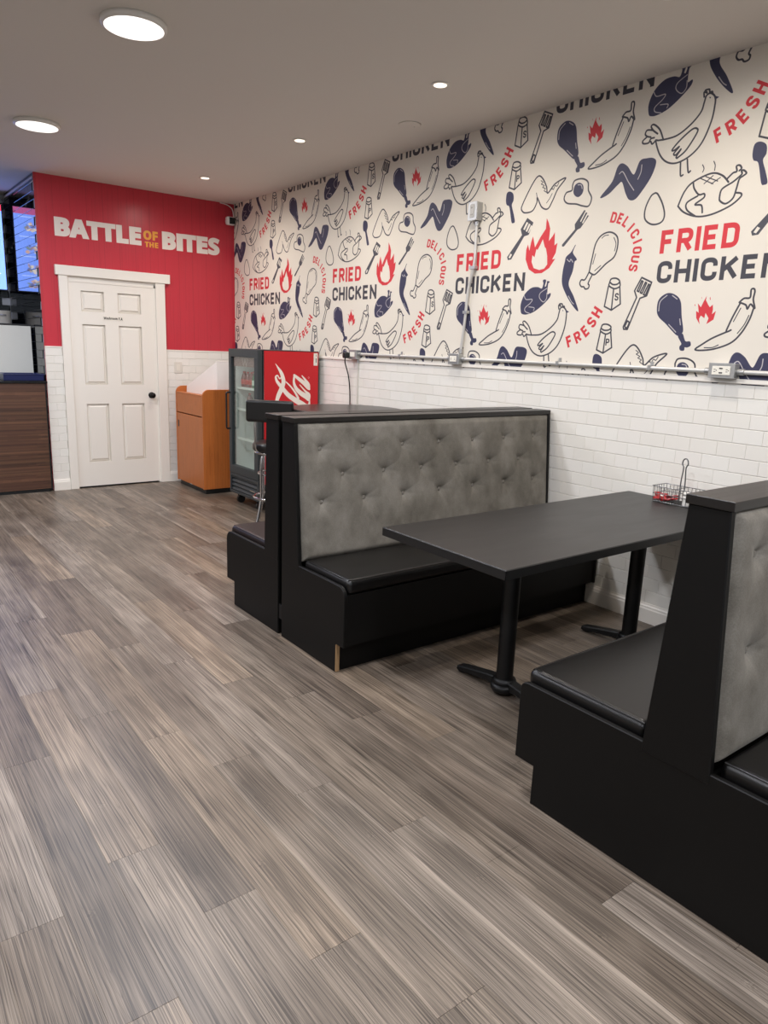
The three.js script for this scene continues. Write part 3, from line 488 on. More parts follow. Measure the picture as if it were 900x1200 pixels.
{
  const t = thing('bar_stool', 'chrome bar stool with black padded seat and wide black backrest behind the booth', 'stool', [2.745, 0, -4.97], 0);
  mesh('seat', lathe([[0, 0.70], [0.17, 0.70], [0.186, 0.708], [0.19, 0.725], [0.19, 0.748], [0.182, 0.762], [0.16, 0.77], [0, 0.773]], 0, 0, 0, 40), vinylBlack, t);
  mesh('seat_ring', new THREE.TorusGeometry(0.165, 0.011, 10, 40).rotateX(Math.PI / 2).translate(0, 0.69, 0), chrome, t);
  // curved padded backrest
  const n = [-0.72, 0.69], s = [n[1], -n[0]];  // away from the seat, and along the pad
  const bk = new RoundedBoxGeometry(0.37, 0.168, 0.05, 6, 0.022), p = bk.attributes.position; for (let i = 0; i < p.count; i++) { const x = p.getX(i); p.setZ(i, p.getZ(i) + 0.28 * x * x); }
  bk.computeVertexNormals(); bk.rotateY(Math.atan2(s[0], s[1]) - Math.PI / 2).translate(-0.135, 1.022, 0.14);
  mesh('backrest', bk, vinylBlack, t);
  for (const k of [-0.12, 0.12]) { const bX = -0.135 + s[0] * k, bZ = 0.14 + s[1] * k; mesh('back_rod', tube([[bX, 0.95, bZ], [bX, 0.88, bZ], [bX * 0.98 , 0.78, bZ * 0.98], [bX * 0.9, 0.715, bZ * 0.9], [bX * 0.6, 0.694, bZ * 0.6]], 0.009, 30, 8), chrome, t); }
  for (let k = 0; k < 4; k++) {
    const a = Math.PI / 4 + k * Math.PI / 2 + 0.55, c = Math.cos(a), q = Math.sin(a), R = (r, y) => [c * r, y, q * r];
    const l = mesh('leg', tube([R(0.06, 0.685), R(0.12, 0.682), R(0.15, 0.655), R(0.158, 0.58), R(0.16, 0.45), R(0.163, 0.33), R(0.185, 0.22), R(0.212, 0.12), R(0.218, 0.012)], 0.0125, 60, 10), chrome, t);
    mesh('foot_cap', new THREE.CylinderGeometry(0.016, 0.017, 0.02, 14).translate(...R(0.218, 0.01)), plasticBlack, l);
  }
  mesh('foot_ring', new THREE.TorusGeometry(0.178, 0.0105, 10, 56).rotateX(Math.PI / 2).translate(0, 0.33, 0), chrome, t);
  mesh('brace_ring', new THREE.TorusGeometry(0.145, 0.008, 8, 48).rotateX(Math.PI / 2).translate(0, 0.52, 0), chrome, t);
}

// ================================================================== DRINKS FRIDGE
{
  const X0 = 3.0, X1 = 3.63, Z0 = -6.37, Z1 = -5.78, Y0 = 0.1, Y1 = 1.468, G = 0.30;   // door faces -x
  const t = thing('drinks_fridge', 'tall glass-door drinks fridge with a red script-lettered side panel by the mural', 'fridge', [(X0 + X1) / 2, 0, (Z0 + Z1) / 2]);
  const cx = (X0 + X1) / 2, cz = (Z0 + Z1) / 2, B = (a, b, c, d, e, f) => bx(a - cx, b - cx, c, d, e - cz, f - cz), RB = (a, b, c, d, e, f, r = 0.004) => rb(a - cx, b - cx, c, d, e - cz, f - cz, r);
  const dark = std(0x1d2022, 0.42), liner = std(0xd5d9d6, 0.5);
  mesh('shell', [RB(X0 + 0.05, X1, Y1 - 0.045, Y1, Z0, Z1), RB(X0 + 0.05, X1, Y0 + 0.02, G, Z0 + 0.003, Z1 - 0.003), RB(X1 - 0.04, X1, G, Y1 - 0.045, Z0, Z1), RB(X0 + 0.05, X1 - 0.04, G, Y1 - 0.045, Z0, Z0 + 0.035), RB(X0 + 0.05, X1 - 0.04, G, Y1 - 0.045, Z1 - 0.035, Z1)], dark, t);
  mesh('liner', [B(X1 - 0.045, X1 - 0.041, G, Y1 - 0.046, Z0 + 0.036, Z1 - 0.036), B(X0 + 0.055, X1 - 0.045, G, Y1 - 0.05, Z0 + 0.0355, Z0 + 0.039), B(X0 + 0.055, X1 - 0.045, G, Y1 - 0.05, Z1 - 0.039, Z1 - 0.0355), B(X0 + 0.055, X1 - 0.045, G + 0.001, G + 0.006, Z0 + 0.036, Z1 - 0.036), B(X0 + 0.055, X1 - 0.045, Y1 - 0.05, Y1 - 0.0455, Z0 + 0.036, Z1 - 0.036)], liner, t);
  const door = mesh('door', [RB(X0, X0 + 0.045, Y1 - 0.075, Y1 - 0.003, Z0, Z1), RB(X0, X0 + 0.045, G - 0.005, G + 0.075, Z0, Z1), RB(X0, X0 + 0.045, G + 0.07, Y1 - 0.07, Z0, Z0 + 0.05), RB(X0, X0 + 0.045, G + 0.07, Y1 - 0.07, Z1 - 0.075, Z1)], std(0x2e3335, 0.45), t);
  mesh('glass', B(X0 + 0.018, X0 + 0.022, G + 0.07, Y1 - 0.07, Z0 + 0.045, Z1 - 0.07), new THREE.MeshPhysicalMaterial({ color: 0xf2f7f4, transmission: 1, thickness: 0, roughness: 0.02, ior: 1.5 }), door);
  const hx = X0 - 0.04 - cx, hz = Z0 + 0.03 - cz; mesh('handle', [tube([[X0 + 0.003 - cx, 1.06, hz], [hx + 0.01, 1.06, hz], [hx, 1.05, hz], [hx, 0.9, hz], [hx, 0.73, hz], [hx + 0.01, 0.72, hz], [X0 + 0.003 - cx, 0.72, hz]], 0.0085, 60, 8, false, 0.15)], plasticBlack, door);
  mesh('header_strip', B(X0 + 0.03, X0 + 0.034, Y1 - 0.16, Y1 - 0.075, Z0 + 0.05, Z1 - 0.075), new THREE.MeshStandardMaterial({ roughness: 0.5, map: canvasTex(512, 96, (g, a, b) => { g.fillStyle = '#7d5a5a'; g.fillRect(0, 0, a, b); g.fillStyle = '#9b8783'; g.beginPath(); g.moveTo(190, 10); g.lineTo(225, 90); g.lineTo(255, 20); g.lineTo(285, 90); g.lineTo(310, 15); g.lineWidth = 12; g.strokeStyle = '#a79390'; g.stroke(); }) }), door);
  for (let i = 0; i < 4; i++) { const y = 0.13 + i * 0.04; mesh('louver', profileX([[0, 0], [0.5, 0]].length ? [[Z0 + 0.02 - cz, 0], [Z1 - 0.02 - cz, 0], [Z1 - 0.02 - cz, 0.004], [Z0 + 0.02 - cz, 0.004]] : [], 0, 0.05, 0).rotateZ(0.95).translate(X0 + 0.012 - cx, y, 0), plasticGrey, t); }
  mesh('grille_frame', [RB(X0 + 0.002, X0 + 0.05, Y0, 0.125, Z0, Z1), RB(X0 + 0.002, X0 + 0.05, G - 0.035, G - 0.008, Z0, Z1), RB(X0 + 0.002, X0 + 0.05, 0.12, G - 0.03, Z0, Z0 + 0.025), RB(X0 + 0.002, X0 + 0.05, 0.12, G - 0.03, Z1 - 0.025, Z1)], plasticGrey, t);
  mesh('maker_plate', B(X0 - 0.001, X0 + 0.006, 0.175, 0.187, Z1 - 0.16, Z1 - 0.06), chrome, t);
  mesh('floor_pan', B(X0 + 0.05, X1, Y0, Y0 + 0.02, Z0, Z1), dark, t);
  // red side panel facing the dining room
  const red = canvasTex(725, 1520, (g, w, h) => {
    g.fillStyle = '#c5121d'; g.fillRect(0, 0, w, h);
    const brush = (pts) => { g.fillStyle = '#efe6da'; const c = new THREE.CatmullRomCurve3(pts.map((p) => new THREE.Vector3(p[0] - 90, p[1] - 95, p[2]))); for (let i = 0; i <= 400; i++) { const q = c.getPoint(i / 400); g.beginPath(); g.arc(q.x, q.y, Math.max(2, q.z * 0.6), 0, 7); g.fill(); } };
    brush([[235, 235, 4], [270, 280, 18], [310, 335, 34], [335, 400, 42], [340, 445, 44], [312, 520, 48], [272, 600, 44], [248, 680, 30], [252, 760, 22], [275, 850, 26], [330, 960, 40], [420, 1060, 46], [520, 1120, 40], [620, 1120, 30], [690, 1060, 20], [700, 990, 12]]);
    brush([[322, 377, 12], [290, 400, 13], [262, 366, 12], [240, 378, 18], [252, 425, 27], [320, 500, 38], [400, 582, 45], [500, 645, 50], [590, 692, 55], [650, 722, 50], [690, 705, 28], [698, 655, 14]]);
    brush([[375, 437, 11], [440, 492, 15], [500, 560, 19], [542, 625, 24]]);
    brush([[484, 360, 22], [540, 398, 32], [618, 450, 40], [676, 500, 40], [694, 520, 20]]);
    brush([[486, 365, 20], [480, 440, 24], [512, 512, 36], [580, 568, 46], [648, 605, 48], [688, 640, 30], [694, 600, 16]]);
    brush([[560, 470, 8], [640, 545, 18], [690, 588, 30], [694, 640, 20]]);
    brush([[590, 365, 10], [640, 418, 22], [682, 470, 30], [690, 515, 20]]);
    brush([[545, 830, 18], [492, 800, 22], [482, 752, 18], [520, 724, 15], [560, 738, 17], [572, 775, 18], [548, 828, 24], [510, 860, 20]]); brush([[560, 740, 10], [590, 775, 14], [622, 785, 9]]);
    brush([[480, 880, 20], [540, 930, 36], [640, 960, 40], [690, 920, 22], [650, 870, 14]]);
    brush([[240, 1180, 20], [300, 1120, 40], [420, 1180, 50], [560, 1240, 46], [660, 1220, 30], [690, 1160, 16]]);
    g.strokeStyle = '#e3959a'; g.lineWidth = 4; g.beginPath(); g.arc(682 - 90, 387 - 95, 9, 0, 7); g.stroke();
  });
  mesh('side_panel', B(X0 + 0.062, X1 - 0.006, Y0 + 0.16, Y1 - 0.008, Z1, Z1 + 0.003), new THREE.MeshStandardMaterial({ map: red, roughness: 0.4 }), t).userData.label = 'red side panel with white script lettering';
  mesh('sticker', B(X1 - 0.058, X1 - 0.016, 1.34, 1.452, Z1 + 0.003, Z1 + 0.0045), new THREE.MeshStandardMaterial({ roughness: 0.5, map: canvasTex(64, 170, (g, a, b) => { g.fillStyle = '#e9e4d8'; g.fillRect(0, 0, a, b); g.fillStyle = '#55504c'; g.fillRect(34, 70, 12, 60); g.fillStyle = '#8a8580'; g.fillRect(34, 20, 10, 26); }) }), t).userData.label = 'white sticker';
  for (const [x, z] of [[X0 + 0.07, Z0 + 0.1], [X0 + 0.07, Z1 - 0.1], [X1 - 0.08, Z0 + 0.1], [X1 - 0.08, Z1 - 0.1]]) { const c = mesh('caster', new THREE.CylinderGeometry(0.038, 0.038, 0.03, 20).rotateX(Math.PI / 2).translate(x - cx, 0.038, z - cz), plasticBlack, t); mesh('fork', [B(x - 0.022, x + 0.022, 0.055, 0.1, z - 0.022, z - 0.016), B(x - 0.022, x + 0.022, 0.055, 0.1, z + 0.016, z + 0.022), B(x - 0.025, x + 0.025, 0.088, 0.1, z - 0.025, z + 0.025)], metalBlack, c); }
  for (const y of [0.62, 0.90, 1.10]) { const g = []; for (let i = 0; i < 17; i++) { const z = Z0 + 0.05 + i * 0.0305; g.push(B(X0 + 0.075, X1 - 0.055, y, y + 0.004, z, z + 0.004)); } g.push(B(X0 + 0.07, X0 + 0.076, y - 0.004, y + 0.018, Z0 + 0.04, Z1 - 0.04), B(X1 - 0.058, X1 - 0.052, y - 0.004, y + 0.006, Z0 + 0.04, Z1 - 0.04)); mesh('shelf', g, plasticWhite, t); }
  const strip = mesh('light_strip', B(X0 + 0.075, X0 + 0.1, Y1 - 0.062, Y1 - 0.0505, Z0 + 0.06, Z1 - 0.06), new THREE.MeshStandardMaterial({ color: 0xffffff, emissive: 0xf2f6ff, emissiveIntensity: 0.8 }), t); strip.userData.label = 'white lamp strip inside the fridge';
  const li = new THREE.RectAreaLight(0xf2f6ff, 7, 0.42, 0.025); li.position.set(X0 + 0.0875 - cx, Y1 - 0.064, 0); li.rotation.set(-Math.PI / 2, 0, Math.PI / 2); t.add(li); li.name = 'strip_lamp';
  // bottles on the shelves: red-labelled and green ones
  const glassG = std(0x2c6b3f, 0.25), glassR = std(0x6d1a1c, 0.25);
  const kinds = [[glassR, 'red'], [glassG, 'green']];
  const proto = kinds.map(([m, c]) => { const o = new THREE.Group(); mesh('body', lathe([[0, 0], [0.03, 0], [0.032, 0.004], [0.031, 0.09], [0.024, 0.115], [0.012, 0.14], [0, 0.14]], 0, 0, 0, 16), m, o); mesh('cap', cyl(0.0135, 0.0135, 0.016, 0, 0.147, 0, 12), c === 'red' ? std(0xb81820, 0.4) : plasticWhite, o); mesh('paper_band', cyl(0.0325, 0.0325, 0.045, 0, 0.06, 0, 16), c === 'red' ? std(0xc23a3a, 0.5) : std(0xd8dfd2, 0.5), o); return o; });
  [[0, 0], [1, 0], [2, 0], [3, 1], [4, 1]].forEach(([i, k]) => { for (let j = 0; j < 2; j++) { const o = proto[k].clone(); o.name = numbered('drink_bottle'); scene.add(o); o.position.set(X0 + 0.12 + j * 0.1, 1.1045, Z0 + 0.09 + i * 0.074); tag(o, k ? 'green drink bottle on the top shelf inside the glass-door fridge' : 'red-banded drink bottle on the top shelf inside the glass-door fridge', 'bottle', (k ? 'green' : 'red') + ' bottles on the top fridge shelf'); } });
  [[0, 0], [2, 1], [3, 0]].forEach(([i, k]) => { const o = proto[k].clone(); o.name = numbered('drink_bottle'); scene.add(o); o.position.set(X0 + 0.14, 0.9045, Z0 + 0.16 + i * 0.07); tag(o, ['red-banded bottle standing alone towards the hinge side of the middle fridge shelf', '', 'green bottle between two red ones on the middle fridge shelf', 'red-banded bottle nearest the red side panel on the middle fridge shelf'][i], 'bottle'); });
}

// ================================================================== WASTE CABINET AND WHITE BOX
{
  const X0 = 2.9, X1 = 3.44, Z0 = -7.46, Z1 = -6.76, T = 0.019;
  const cherry = canvasTex(512, 1024, (g, w, h) => { g.fillStyle = '#b9682f'; g.fillRect(0, 0, w, h); const r = rng(41); for (let i = 0; i < 900; i++) { g.fillStyle = r() < 0.5 ? `rgba(84,36,12,${0.03 + 0.08 * r()})` : `rgba(206,130,74,${0.03 + 0.06 * r()})`; g.fillRect(r() * w, r() * h - 150, 1 + 3 * r(), 60 + r() * 420); } });
  cherry.wrapS = cherry.wrapT = THREE.MirroredRepeatWrapping; const wood = new THREE.MeshStandardMaterial({ map: cherry, roughness: 0.42 });
  const t = thing('waste_cabinet', 'orange-brown wooden waste bin cabinet beside the white washroom door', 'cabinet', [(X0 + X1) / 2, 0, (Z0 + Z1) / 2]);
  const cx = (X0 + X1) / 2, cz = (Z0 + Z1) / 2;
  const side = () => { const s = new THREE.Shape(), r = 0.07; s.moveTo(X0 - cx, 0.05); s.lineTo(X1 - cx, 0.05); s.lineTo(X1 - cx, 1.056); s.lineTo(X0 - cx + r, 1.056); s.absarc(X0 - cx + r, 1.056 - r, r, Math.PI / 2, Math.PI, false); s.lineTo(X0 - cx, 0.05); return new THREE.ExtrudeGeometry(s, { depth: T - 0.004, bevelEnabled: true, bevelThickness: 0.002, bevelSize: 0.002, bevelOffset: -0.002, bevelSegments: 1, curveSegments: 10 }); };
  mesh('side_panel', side().translate(0, 0, Z1 - cz - T + 0.002), wood, t); mesh('side_panel', side().translate(0, 0, Z0 - cz + 0.002), wood, t);
  const B = (a, b, c, d, e, f, r = 0.003) => rb(a - cx, b - cx, c, d, e - cz, f - cz, r);
  mesh('drawer_front', B(X0 + 0.003, X0 + 0.022, 0.787, 0.985, Z0 + T + 0.001, Z1 - T - 0.001), wood, t);
  const d = mesh('door', B(X0 + 0.003, X0 + 0.022, 0.055, 0.777, Z0 + T + 0.002, Z1 - T - 0.002), wood, t);
  mesh('pull', B(X0 + 0.0005, X0 + 0.006, 0.63, 0.70, Z0 + 0.05, Z0 + 0.075, 0.001), plasticBlack, d);
  mesh('kick_plate', B(X0 + 0.03, X1 - 0.01, 0, 0.05, Z0 + 0.01, Z1 - 0.012), plasticBlack, t);
  mesh('top_board', B(X0 + 0.02, X1, 0.965, 0.985, Z0 + T, Z1 - T), wood, t);
  mesh('back_panel', B(X1 - 0.02, X1 - 0.001, 0.05, 1.05, Z0 + T, Z1 - T), wood, t);
  mesh('front_lip', B(X0 + 0.002, X0 + 0.06, 0.985, 1.0, Z0 + T, Z1 - T, 0.005), wood, t);
  mesh('hinge_plate', B(X0 + 0.001, X0 + 0.004, 0.052, 0.06, Z0 + 0.33, Z0 + 0.39, 0.001), chrome, t);
  const bin = thing('cardboard_box', 'white folded box with a slanted face on top of the orange-brown cabinet', 'box', [3.1, 0.9855, -7.1]);
  const hull = [[3.004, 1.057, -7.4], [3.095, 1.095, -6.84], [3.096, 1.327, -6.85], [3.40, 1.332, -6.85], [3.41, 0.9865, -6.84], [3.096, 0.9865, -6.84], [3.004, 0.9865, -7.41], [3.41, 0.9865, -7.41], [3.41, 1.3, -7.2]].map((p) => new THREE.Vector3(p[0] - 3.1, p[1] - 0.9855, p[2] + 7.1));
  mesh('box_body', new ConvexGeometry(hull), std(0xf1e9e3, 0.6), bin);
  mesh('flap', rb(0.0, 0.295, 0.344, 0.347, 0.20, 0.252, 0.0012), std(0xf3ece6, 0.6), bin);
}

// ================================================================== COUNTER AND KITCHEN THINGS
{
  const walnut = canvasTex(1024, 512, (g, w, h) => { g.fillStyle = '#553829'; g.fillRect(0, 0, w, h); const r = rng(19); for (let i = 0; i < 700; i++) { const y = r() * h, hh = 1 + r() * r() * 16; g.fillStyle = r() < 0.55 ? `rgba(36,22,15,${0.05 + 0.16 * r()})` : `rgba(150,108,78,${0.04 + 0.14 * r()})`; const x = r() * w - 300; g.fillRect(x, y, 300 + r() * 800, hh); } });
  walnut.wrapS = walnut.wrapT = THREE.MirroredRepeatWrapping;
  const X0 = -1.6, X1 = 1.655, Z = -7.585;
  const t = thing('service_counter', 'service counter with dark walnut front and black worktop left of the red wall', 'counter', [0.03, 0, -7.9]);
  const front = new THREE.BoxGeometry(X1 - X0 - 0.02, 1.03, 0.02); { const uv = front.attributes.uv, p = front.attributes.position; for (let i = 0; i < uv.count; i++) uv.setXY(i, p.getX(i) / 1.3, p.getY(i) / 0.75); }
  mesh('front_panel', front.translate((X0 + X1) / 2 - 0.03, 0.55, Z - 0.01 + 7.9), new THREE.MeshStandardMaterial({ map: walnut, roughness: 0.45 }), t);
  mesh('kick_strip', bx(X0 - 0.03, X1 - 0.05, 0, 0.035, Z - 0.03 + 7.9, Z - 0.012 + 7.9), plasticBlack, t);
  mesh('end_edge', rb(X1 - 0.042, X1 - 0.03, 0.02, 1.066, Z - 0.55 + 7.9, Z + 0.003 + 7.9, 0.002), plasticBlack, t);
  mesh('worktop', rb(X0 - 0.03, X1 - 0.018, 1.066, 1.09, Z - 0.62 + 7.9, Z + 0.012 + 7.9, 0.004), std(0x0d0d0f, 0.25), t);
  const tr = thing('serving_tray', 'dark blue plastic serving tray lying on the black counter top', 'tray', [1.475, 1.091, -7.78]);
  mesh('pan', [rb(-0.165, 0.165, 0, 0.008, -0.13, 0.13, 0.003), rb(-0.178, -0.160, 0.0, 0.058, -0.145, 0.145, 0.004), rb(0.160, 0.178, 0.0, 0.058, -0.145, 0.145, 0.004), rb(-0.17, 0.17, 0.0, 0.058, 0.128, 0.145, 0.004), rb(-0.17, 0.17, 0.0, 0.058, -0.145, -0.128, 0.004)], std(0x101a4a, 0.3), tr);
  mesh('rim', [rb(-0.185, 0.185, 0.055, 0.062, 0.128, 0.152, 0.003), rb(-0.185, 0.185, 0.055, 0.062, -0.152, -0.128, 0.003), rb(-0.185, -0.16, 0.055, 0.062, -0.15, 0.15, 0.003), rb(0.16, 0.185, 0.055, 0.062, -0.15, 0.15, 0.003)], std(0x131f58, 0.28), tr);
  const wp = thing('counter_panel', 'large white upright panel with black top edge standing on the counter', 'panel', [0.965, 1.091, -8.08]);
  mesh('board', rb(-0.7, 0.688, 0, 0.515, -0.012, 0.012, 0.003), std(0xdcdcd6, 0.35), wp); mesh('edge_strip', [rb(-0.7, 0.692, 0.515, 0.533, -0.014, 0.014, 0.003), rb(0.6865, 0.692, 0.06, 0.51, -0.0135, 0.0135, 0.002)], plasticBlack, wp);
  for (const x of [-0.5, 0.5]) mesh('foot', rb(x - 0.02, x + 0.02, 0, 0.012, -0.055, 0.055, 0.003), plasticBlack, wp);
  const sh = thing('wall_shelf', 'steel wall shelf behind the white counter panel', 'shelf', [1.0, 1.6, -9.0]);
  mesh('board', rb(-0.9, 0.67, 0, 0.018, -0.13, 0.35, 0.003), galvanised, sh); for (const x of [-0.7, 0.5]) mesh('bracket', [bx(x, x + 0.03, -0.2, 0, -0.13, -0.12), bx(x, x + 0.03, -0.02, 0, -0.13, 0.28)], galvanised, sh);
  const pot = (r, h) => lathe([[0, 0], [r * 0.94, 0], [r, 0.01], [r, h], [r * 1.05, h + 0.003], [r * 1.04, h + 0.009], [r * 0.97, h + 0.006], [r * 0.96, 0.012], [0, 0.01]], 0, 0, 0, 28);
  const a = thing('steel_pot', 'pale steel pot on the shelf behind the white counter panel', 'pot', [1.51, 1.6185, -8.75]); mesh('pan', pot(0.095, 0.135), std(0xc9c4ba, 0.4), a); for (const s of [-1, 1]) mesh('handle', tube([[s * 0.093, 0.1, -0.03], [s * 0.125, 0.1, -0.02], [s * 0.125, 0.1, 0.02], [s * 0.093, 0.1, 0.03]].map((p) => [p[2], p[1], p[0]]), 0.005, 20, 6), galvanised, a);
}
// menu screens
{
  const menu = (seed, w, h) => canvasTex(w, h, (g) => {
    const gr = rng(seed); g.fillStyle = '#6f93f2'; g.fillRect(0, 0, w, h); g.fillStyle = '#b03048'; g.fillRect(0, 0, w, h * 0.075);
    g.fillStyle = '#a9c0fa'; for (let y = 0.1; y < 1; y += 0.235) g.fillRect(w * 0.03, h * y, w * 0.94, h * 0.012);
    const food = (x, y, r) => { for (let i = 0; i < 26; i++) { g.fillStyle = ['#8a6a4c', '#c79a62', '#6b7a58', '#d9c9a4', '#54506a'][Math.floor(gr() * 5)]; g.beginPath(); g.ellipse(x + (gr() - 0.5) * r * 2, y + (gr() - 0.5) * r, r * 0.22 * (0.5 + gr()), r * 0.16 * (0.5 + gr()), gr() * 3, 0, 7); g.fill(); } };
    for (const x of [0.12, 0.37, 0.62, 0.87]) for (const y of [0.22, 0.48, 0.72, 0.9]) food(w * x, h * y, w * 0.055);
    g.fillStyle = '#dfe6ff'; for (let i = 0; i < 12; i++) g.fillRect(w * (0.1 + 0.5 * gr()), h * (0.3 + 0.6 * gr()), w * 0.16, h * 0.008); g.fillRect(w * 0.28, h * 0.4, w * 0.2, h * 0.06);
  });
  const screen = (t, tex, w, h) => {
    mesh('housing', rb(-w / 2 - 0.012, w / 2 + 0.012, -h / 2 - 0.012, h / 2 + 0.012, -0.03, 0, 0.004), plasticBlack, t);
    const s = mesh('display', bx(-w / 2, w / 2, -h / 2, h / 2, -0.002, 0.0015), new THREE.MeshStandardMaterial({ color: 0x000000, roughness: 0.3, emissive: 0xffffff, emissiveMap: tex, emissiveIntensity: 2.6 }), t); s.userData.label = 'lit blue menu display';
    const l = new THREE.RectAreaLight(0x7f9cff, SCREEN_POWER, w, h); l.name = 'display_lamp'; l.position.set(0, 0, 0.004); l.rotation.y = Math.PI; t.add(l);
  };
  const b = thing('menu_screen', 'bright blue menu screen with red top band at the left edge of the picture', 'screen', [0.85, 2.42, -8.9]); screen(b, menu(8, 1024, 590), 1.53, 0.86);
  mesh('wall_mount', bx(-0.2, 0.2, -0.2, 0.2, -0.232, -0.03), metalBlack, b);
  tag(mesh('cable', tube([[1.49, 2.862, -8.92], [1.475, 2.90, -8.92], [1.45, 2.94, -8.925], [1.445, H, -8.93]], 0.007, 40, 8), plasticWhite, null), 'white cable rising from the blue menu screen to the ceiling', 'cable');
}

// ================================================================== WALL FITTINGS
{
  const CY = 1.463, cxx = W - 0.018;
  const clip = (x, y, z, turn) => { const g = new THREE.TorusGeometry(0.0135, 0.003, 6, 16, Math.PI).rotateY(turn ? 0 : Math.PI / 2).rotateZ(turn ? Math.PI / 2 : Math.PI / 2).translate(x, y, z); return g; };
  const t = thing('conduit', 'long horizontal grey conduit pipe along the top of the white tiles', 'pipe', [cxx, CY, -2.5]);
  for (const [a, b] of [[-5.169, -3.989], [-3.881, -1.989], [-1.851, 2.5]]) mesh('pipe', new THREE.CylinderGeometry(0.0115, 0.0115, b - a, 14).rotateX(Math.PI / 2).translate(0, 0, (a + b) / 2 + 2.5), std(0xcfcdc8, 0.4, { metalness: 0.35 }), t);
  for (const z of [-5.152, -4.006, -3.864, -2.006, -1.834]) mesh('coupling', new THREE.CylinderGeometry(0.0165, 0.0165, 0.035, 12).rotateX(Math.PI / 2).translate(0, 0, z + 2.5), galvanised, t);
  for (const z of [-4.6, -3.0, -2.35]) mesh('strap', [bx(-0.001, 0.018, 0.012, 0.016, z - 0.01 + 2.5, z + 0.01 + 2.5), bx(0.014, 0.018, 0.01, 0.035, z - 0.01 + 2.5, z + 0.01 + 2.5), bx(-0.014, -0.011, -0.012, 0.014, z - 0.01 + 2.5, z + 0.01 + 2.5)], galvanised, t);
  const v = thing('conduit', 'vertical grey conduit pipe climbing over the red FRIED lettering', 'pipe', [cxx, 1.5, -3.87]);
  mesh('pipe', tube([[0, 0.0, -0.03], [0, 0.15, -0.012], [0, 0.27, 0.0], [0, 0.38, 0.006], [0, 0.47, 0.02], [0, 0.56, 0.046], [0, 0.64, 0.06], [0, 0.75, 0.06], [0, 0.892, 0.06]], 0.0105, 80, 10), std(0xcfcdc8, 0.4, { metalness: 0.35 }), v);
  mesh('coupling', cyl(0.016, 0.016, 0.03, 0, 0.016, -0.03, 12), galvanised, v); mesh('coupling', cyl(0.016, 0.016, 0.03, 0, 0.877, 0.06, 12), galvanised, v);
  mesh('strap', bx(-0.014, 0.018, 0.28, 0.3, -0.018, 0.022), galvanised, v); mesh('strap', bx(-0.014, 0.018, 0.58, 0.6, 0.022, 0.078), galvanised, v);
  const box = (name, label, y, z, w, h, d, face) => {
    const o = thing(name, label, 'outlet', [W, y, z]);
    mesh('metal_box', rb(-d, 0, -h / 2, h / 2, -w / 2, w / 2, 0.006, 3), galvanised, o);
    mesh('cover', rb(-d - 0.004, -d + 0.001, -h / 2 - 0.001, h / 2 + 0.001, -w / 2 - 0.001, w / 2 + 0.001, 0.002), galvanised, o);
    face(o, -d - 0.004);
    return o;
  };
  const ivory = std(0xece7da, 0.4), hole = std(0x222020, 0.6);
  box('outlet_box', 'grey metal outlet box with white twin socket on the conduit above the black table', CY + 0.004, -1.92, 0.135, 0.074, 0.05, (o, x) => {
    const f = mesh('receptacle', rb(x - 0.004, x + 0.001, -0.022, 0.022, -0.048, 0.048, 0.002), ivory, o);
    for (const s of [-1, 1]) mesh('socket', [bx(x - 0.0045, x, 0.004, 0.007, s * 0.032 - 0.006, s * 0.032 + 0.004), bx(x - 0.0045, x, -0.007, -0.004, s * 0.032 - 0.006, s * 0.032 + 0.004), bx(x - 0.0045, x, -0.002, 0.003, s * 0.032 + 0.006, s * 0.032 + 0.01)], hole, f);
    mesh('test_button', [bx(x - 0.0055, x, 0.008, 0.014, -0.009, 0.009), bx(x - 0.0055, x, -0.014, -0.008, -0.009, 0.009)], hole, f);
  });
  box('outlet_box', 'grey metal box where the vertical conduit meets the horizontal one', CY - 0.002, -3.935, 0.105, 0.075, 0.05, (o, x) => { const f = mesh('receptacle', rb(x - 0.004, x + 0.001, -0.02, 0.02, -0.034, 0.034, 0.002), ivory, o); for (const s of [-1, 1]) mesh('socket', [bx(x - 0.0045, x, 0.003, 0.006, s * 0.018 - 0.005, s * 0.018 + 0.004), bx(x - 0.0045, x, -0.006, -0.003, s * 0.018 - 0.005, s * 0.018 + 0.004)], hole, f); });
  box('outlet_box', 'grey metal box at the top of the vertical conduit on the mural', 2.455, -3.822, 0.085, 0.12, 0.055, (o, x) => { const f = mesh('receptacle', rb(x - 0.004, x + 0.001, -0.042, 0.042, -0.02, 0.02, 0.002), std(0xb9b7b2, 0.4), o); for (const s of [-1, 1]) mesh('socket', [bx(x - 0.0045, x, s * 0.022 - 0.006, s * 0.022 + 0.004, 0.004, 0.007), bx(x - 0.0045, x, s * 0.022 - 0.006, s * 0.022 + 0.004, -0.007, -0.004)], hole, f); });
  box('outlet_box', 'grey metal outlet box with a black plug beside the drinks fridge', CY - 0.006, -5.225, 0.11, 0.078, 0.05, (o, x) => { mesh('receptacle', rb(x - 0.004, x + 0.001, -0.02, 0.02, -0.03, 0.036, 0.002), ivory, o); });
  const pc = thing('power_cord', 'black power cord hanging from the outlet box down behind the high table', 'cord', [W, 0, -5.28]);
  mesh('plug', [rb(-0.105, -0.055, CY - 0.04, CY + 0.012, -0.028, 0.02, 0.012, 3)], plasticBlack, pc);
  mesh('wire', tube([[-0.085, CY - 0.035, -0.005], [-0.08, CY - 0.08, -0.012], [-0.04, CY - 0.2, -0.012], [-0.022, 1.1, -0.01], [-0.02, 0.85, -0.02], [-0.02, 0.5, -0.1], [-0.022, 0.2, -0.28], [-0.03, 0.125, -0.42]], 0.0055, 90, 8), plasticBlack, pc);
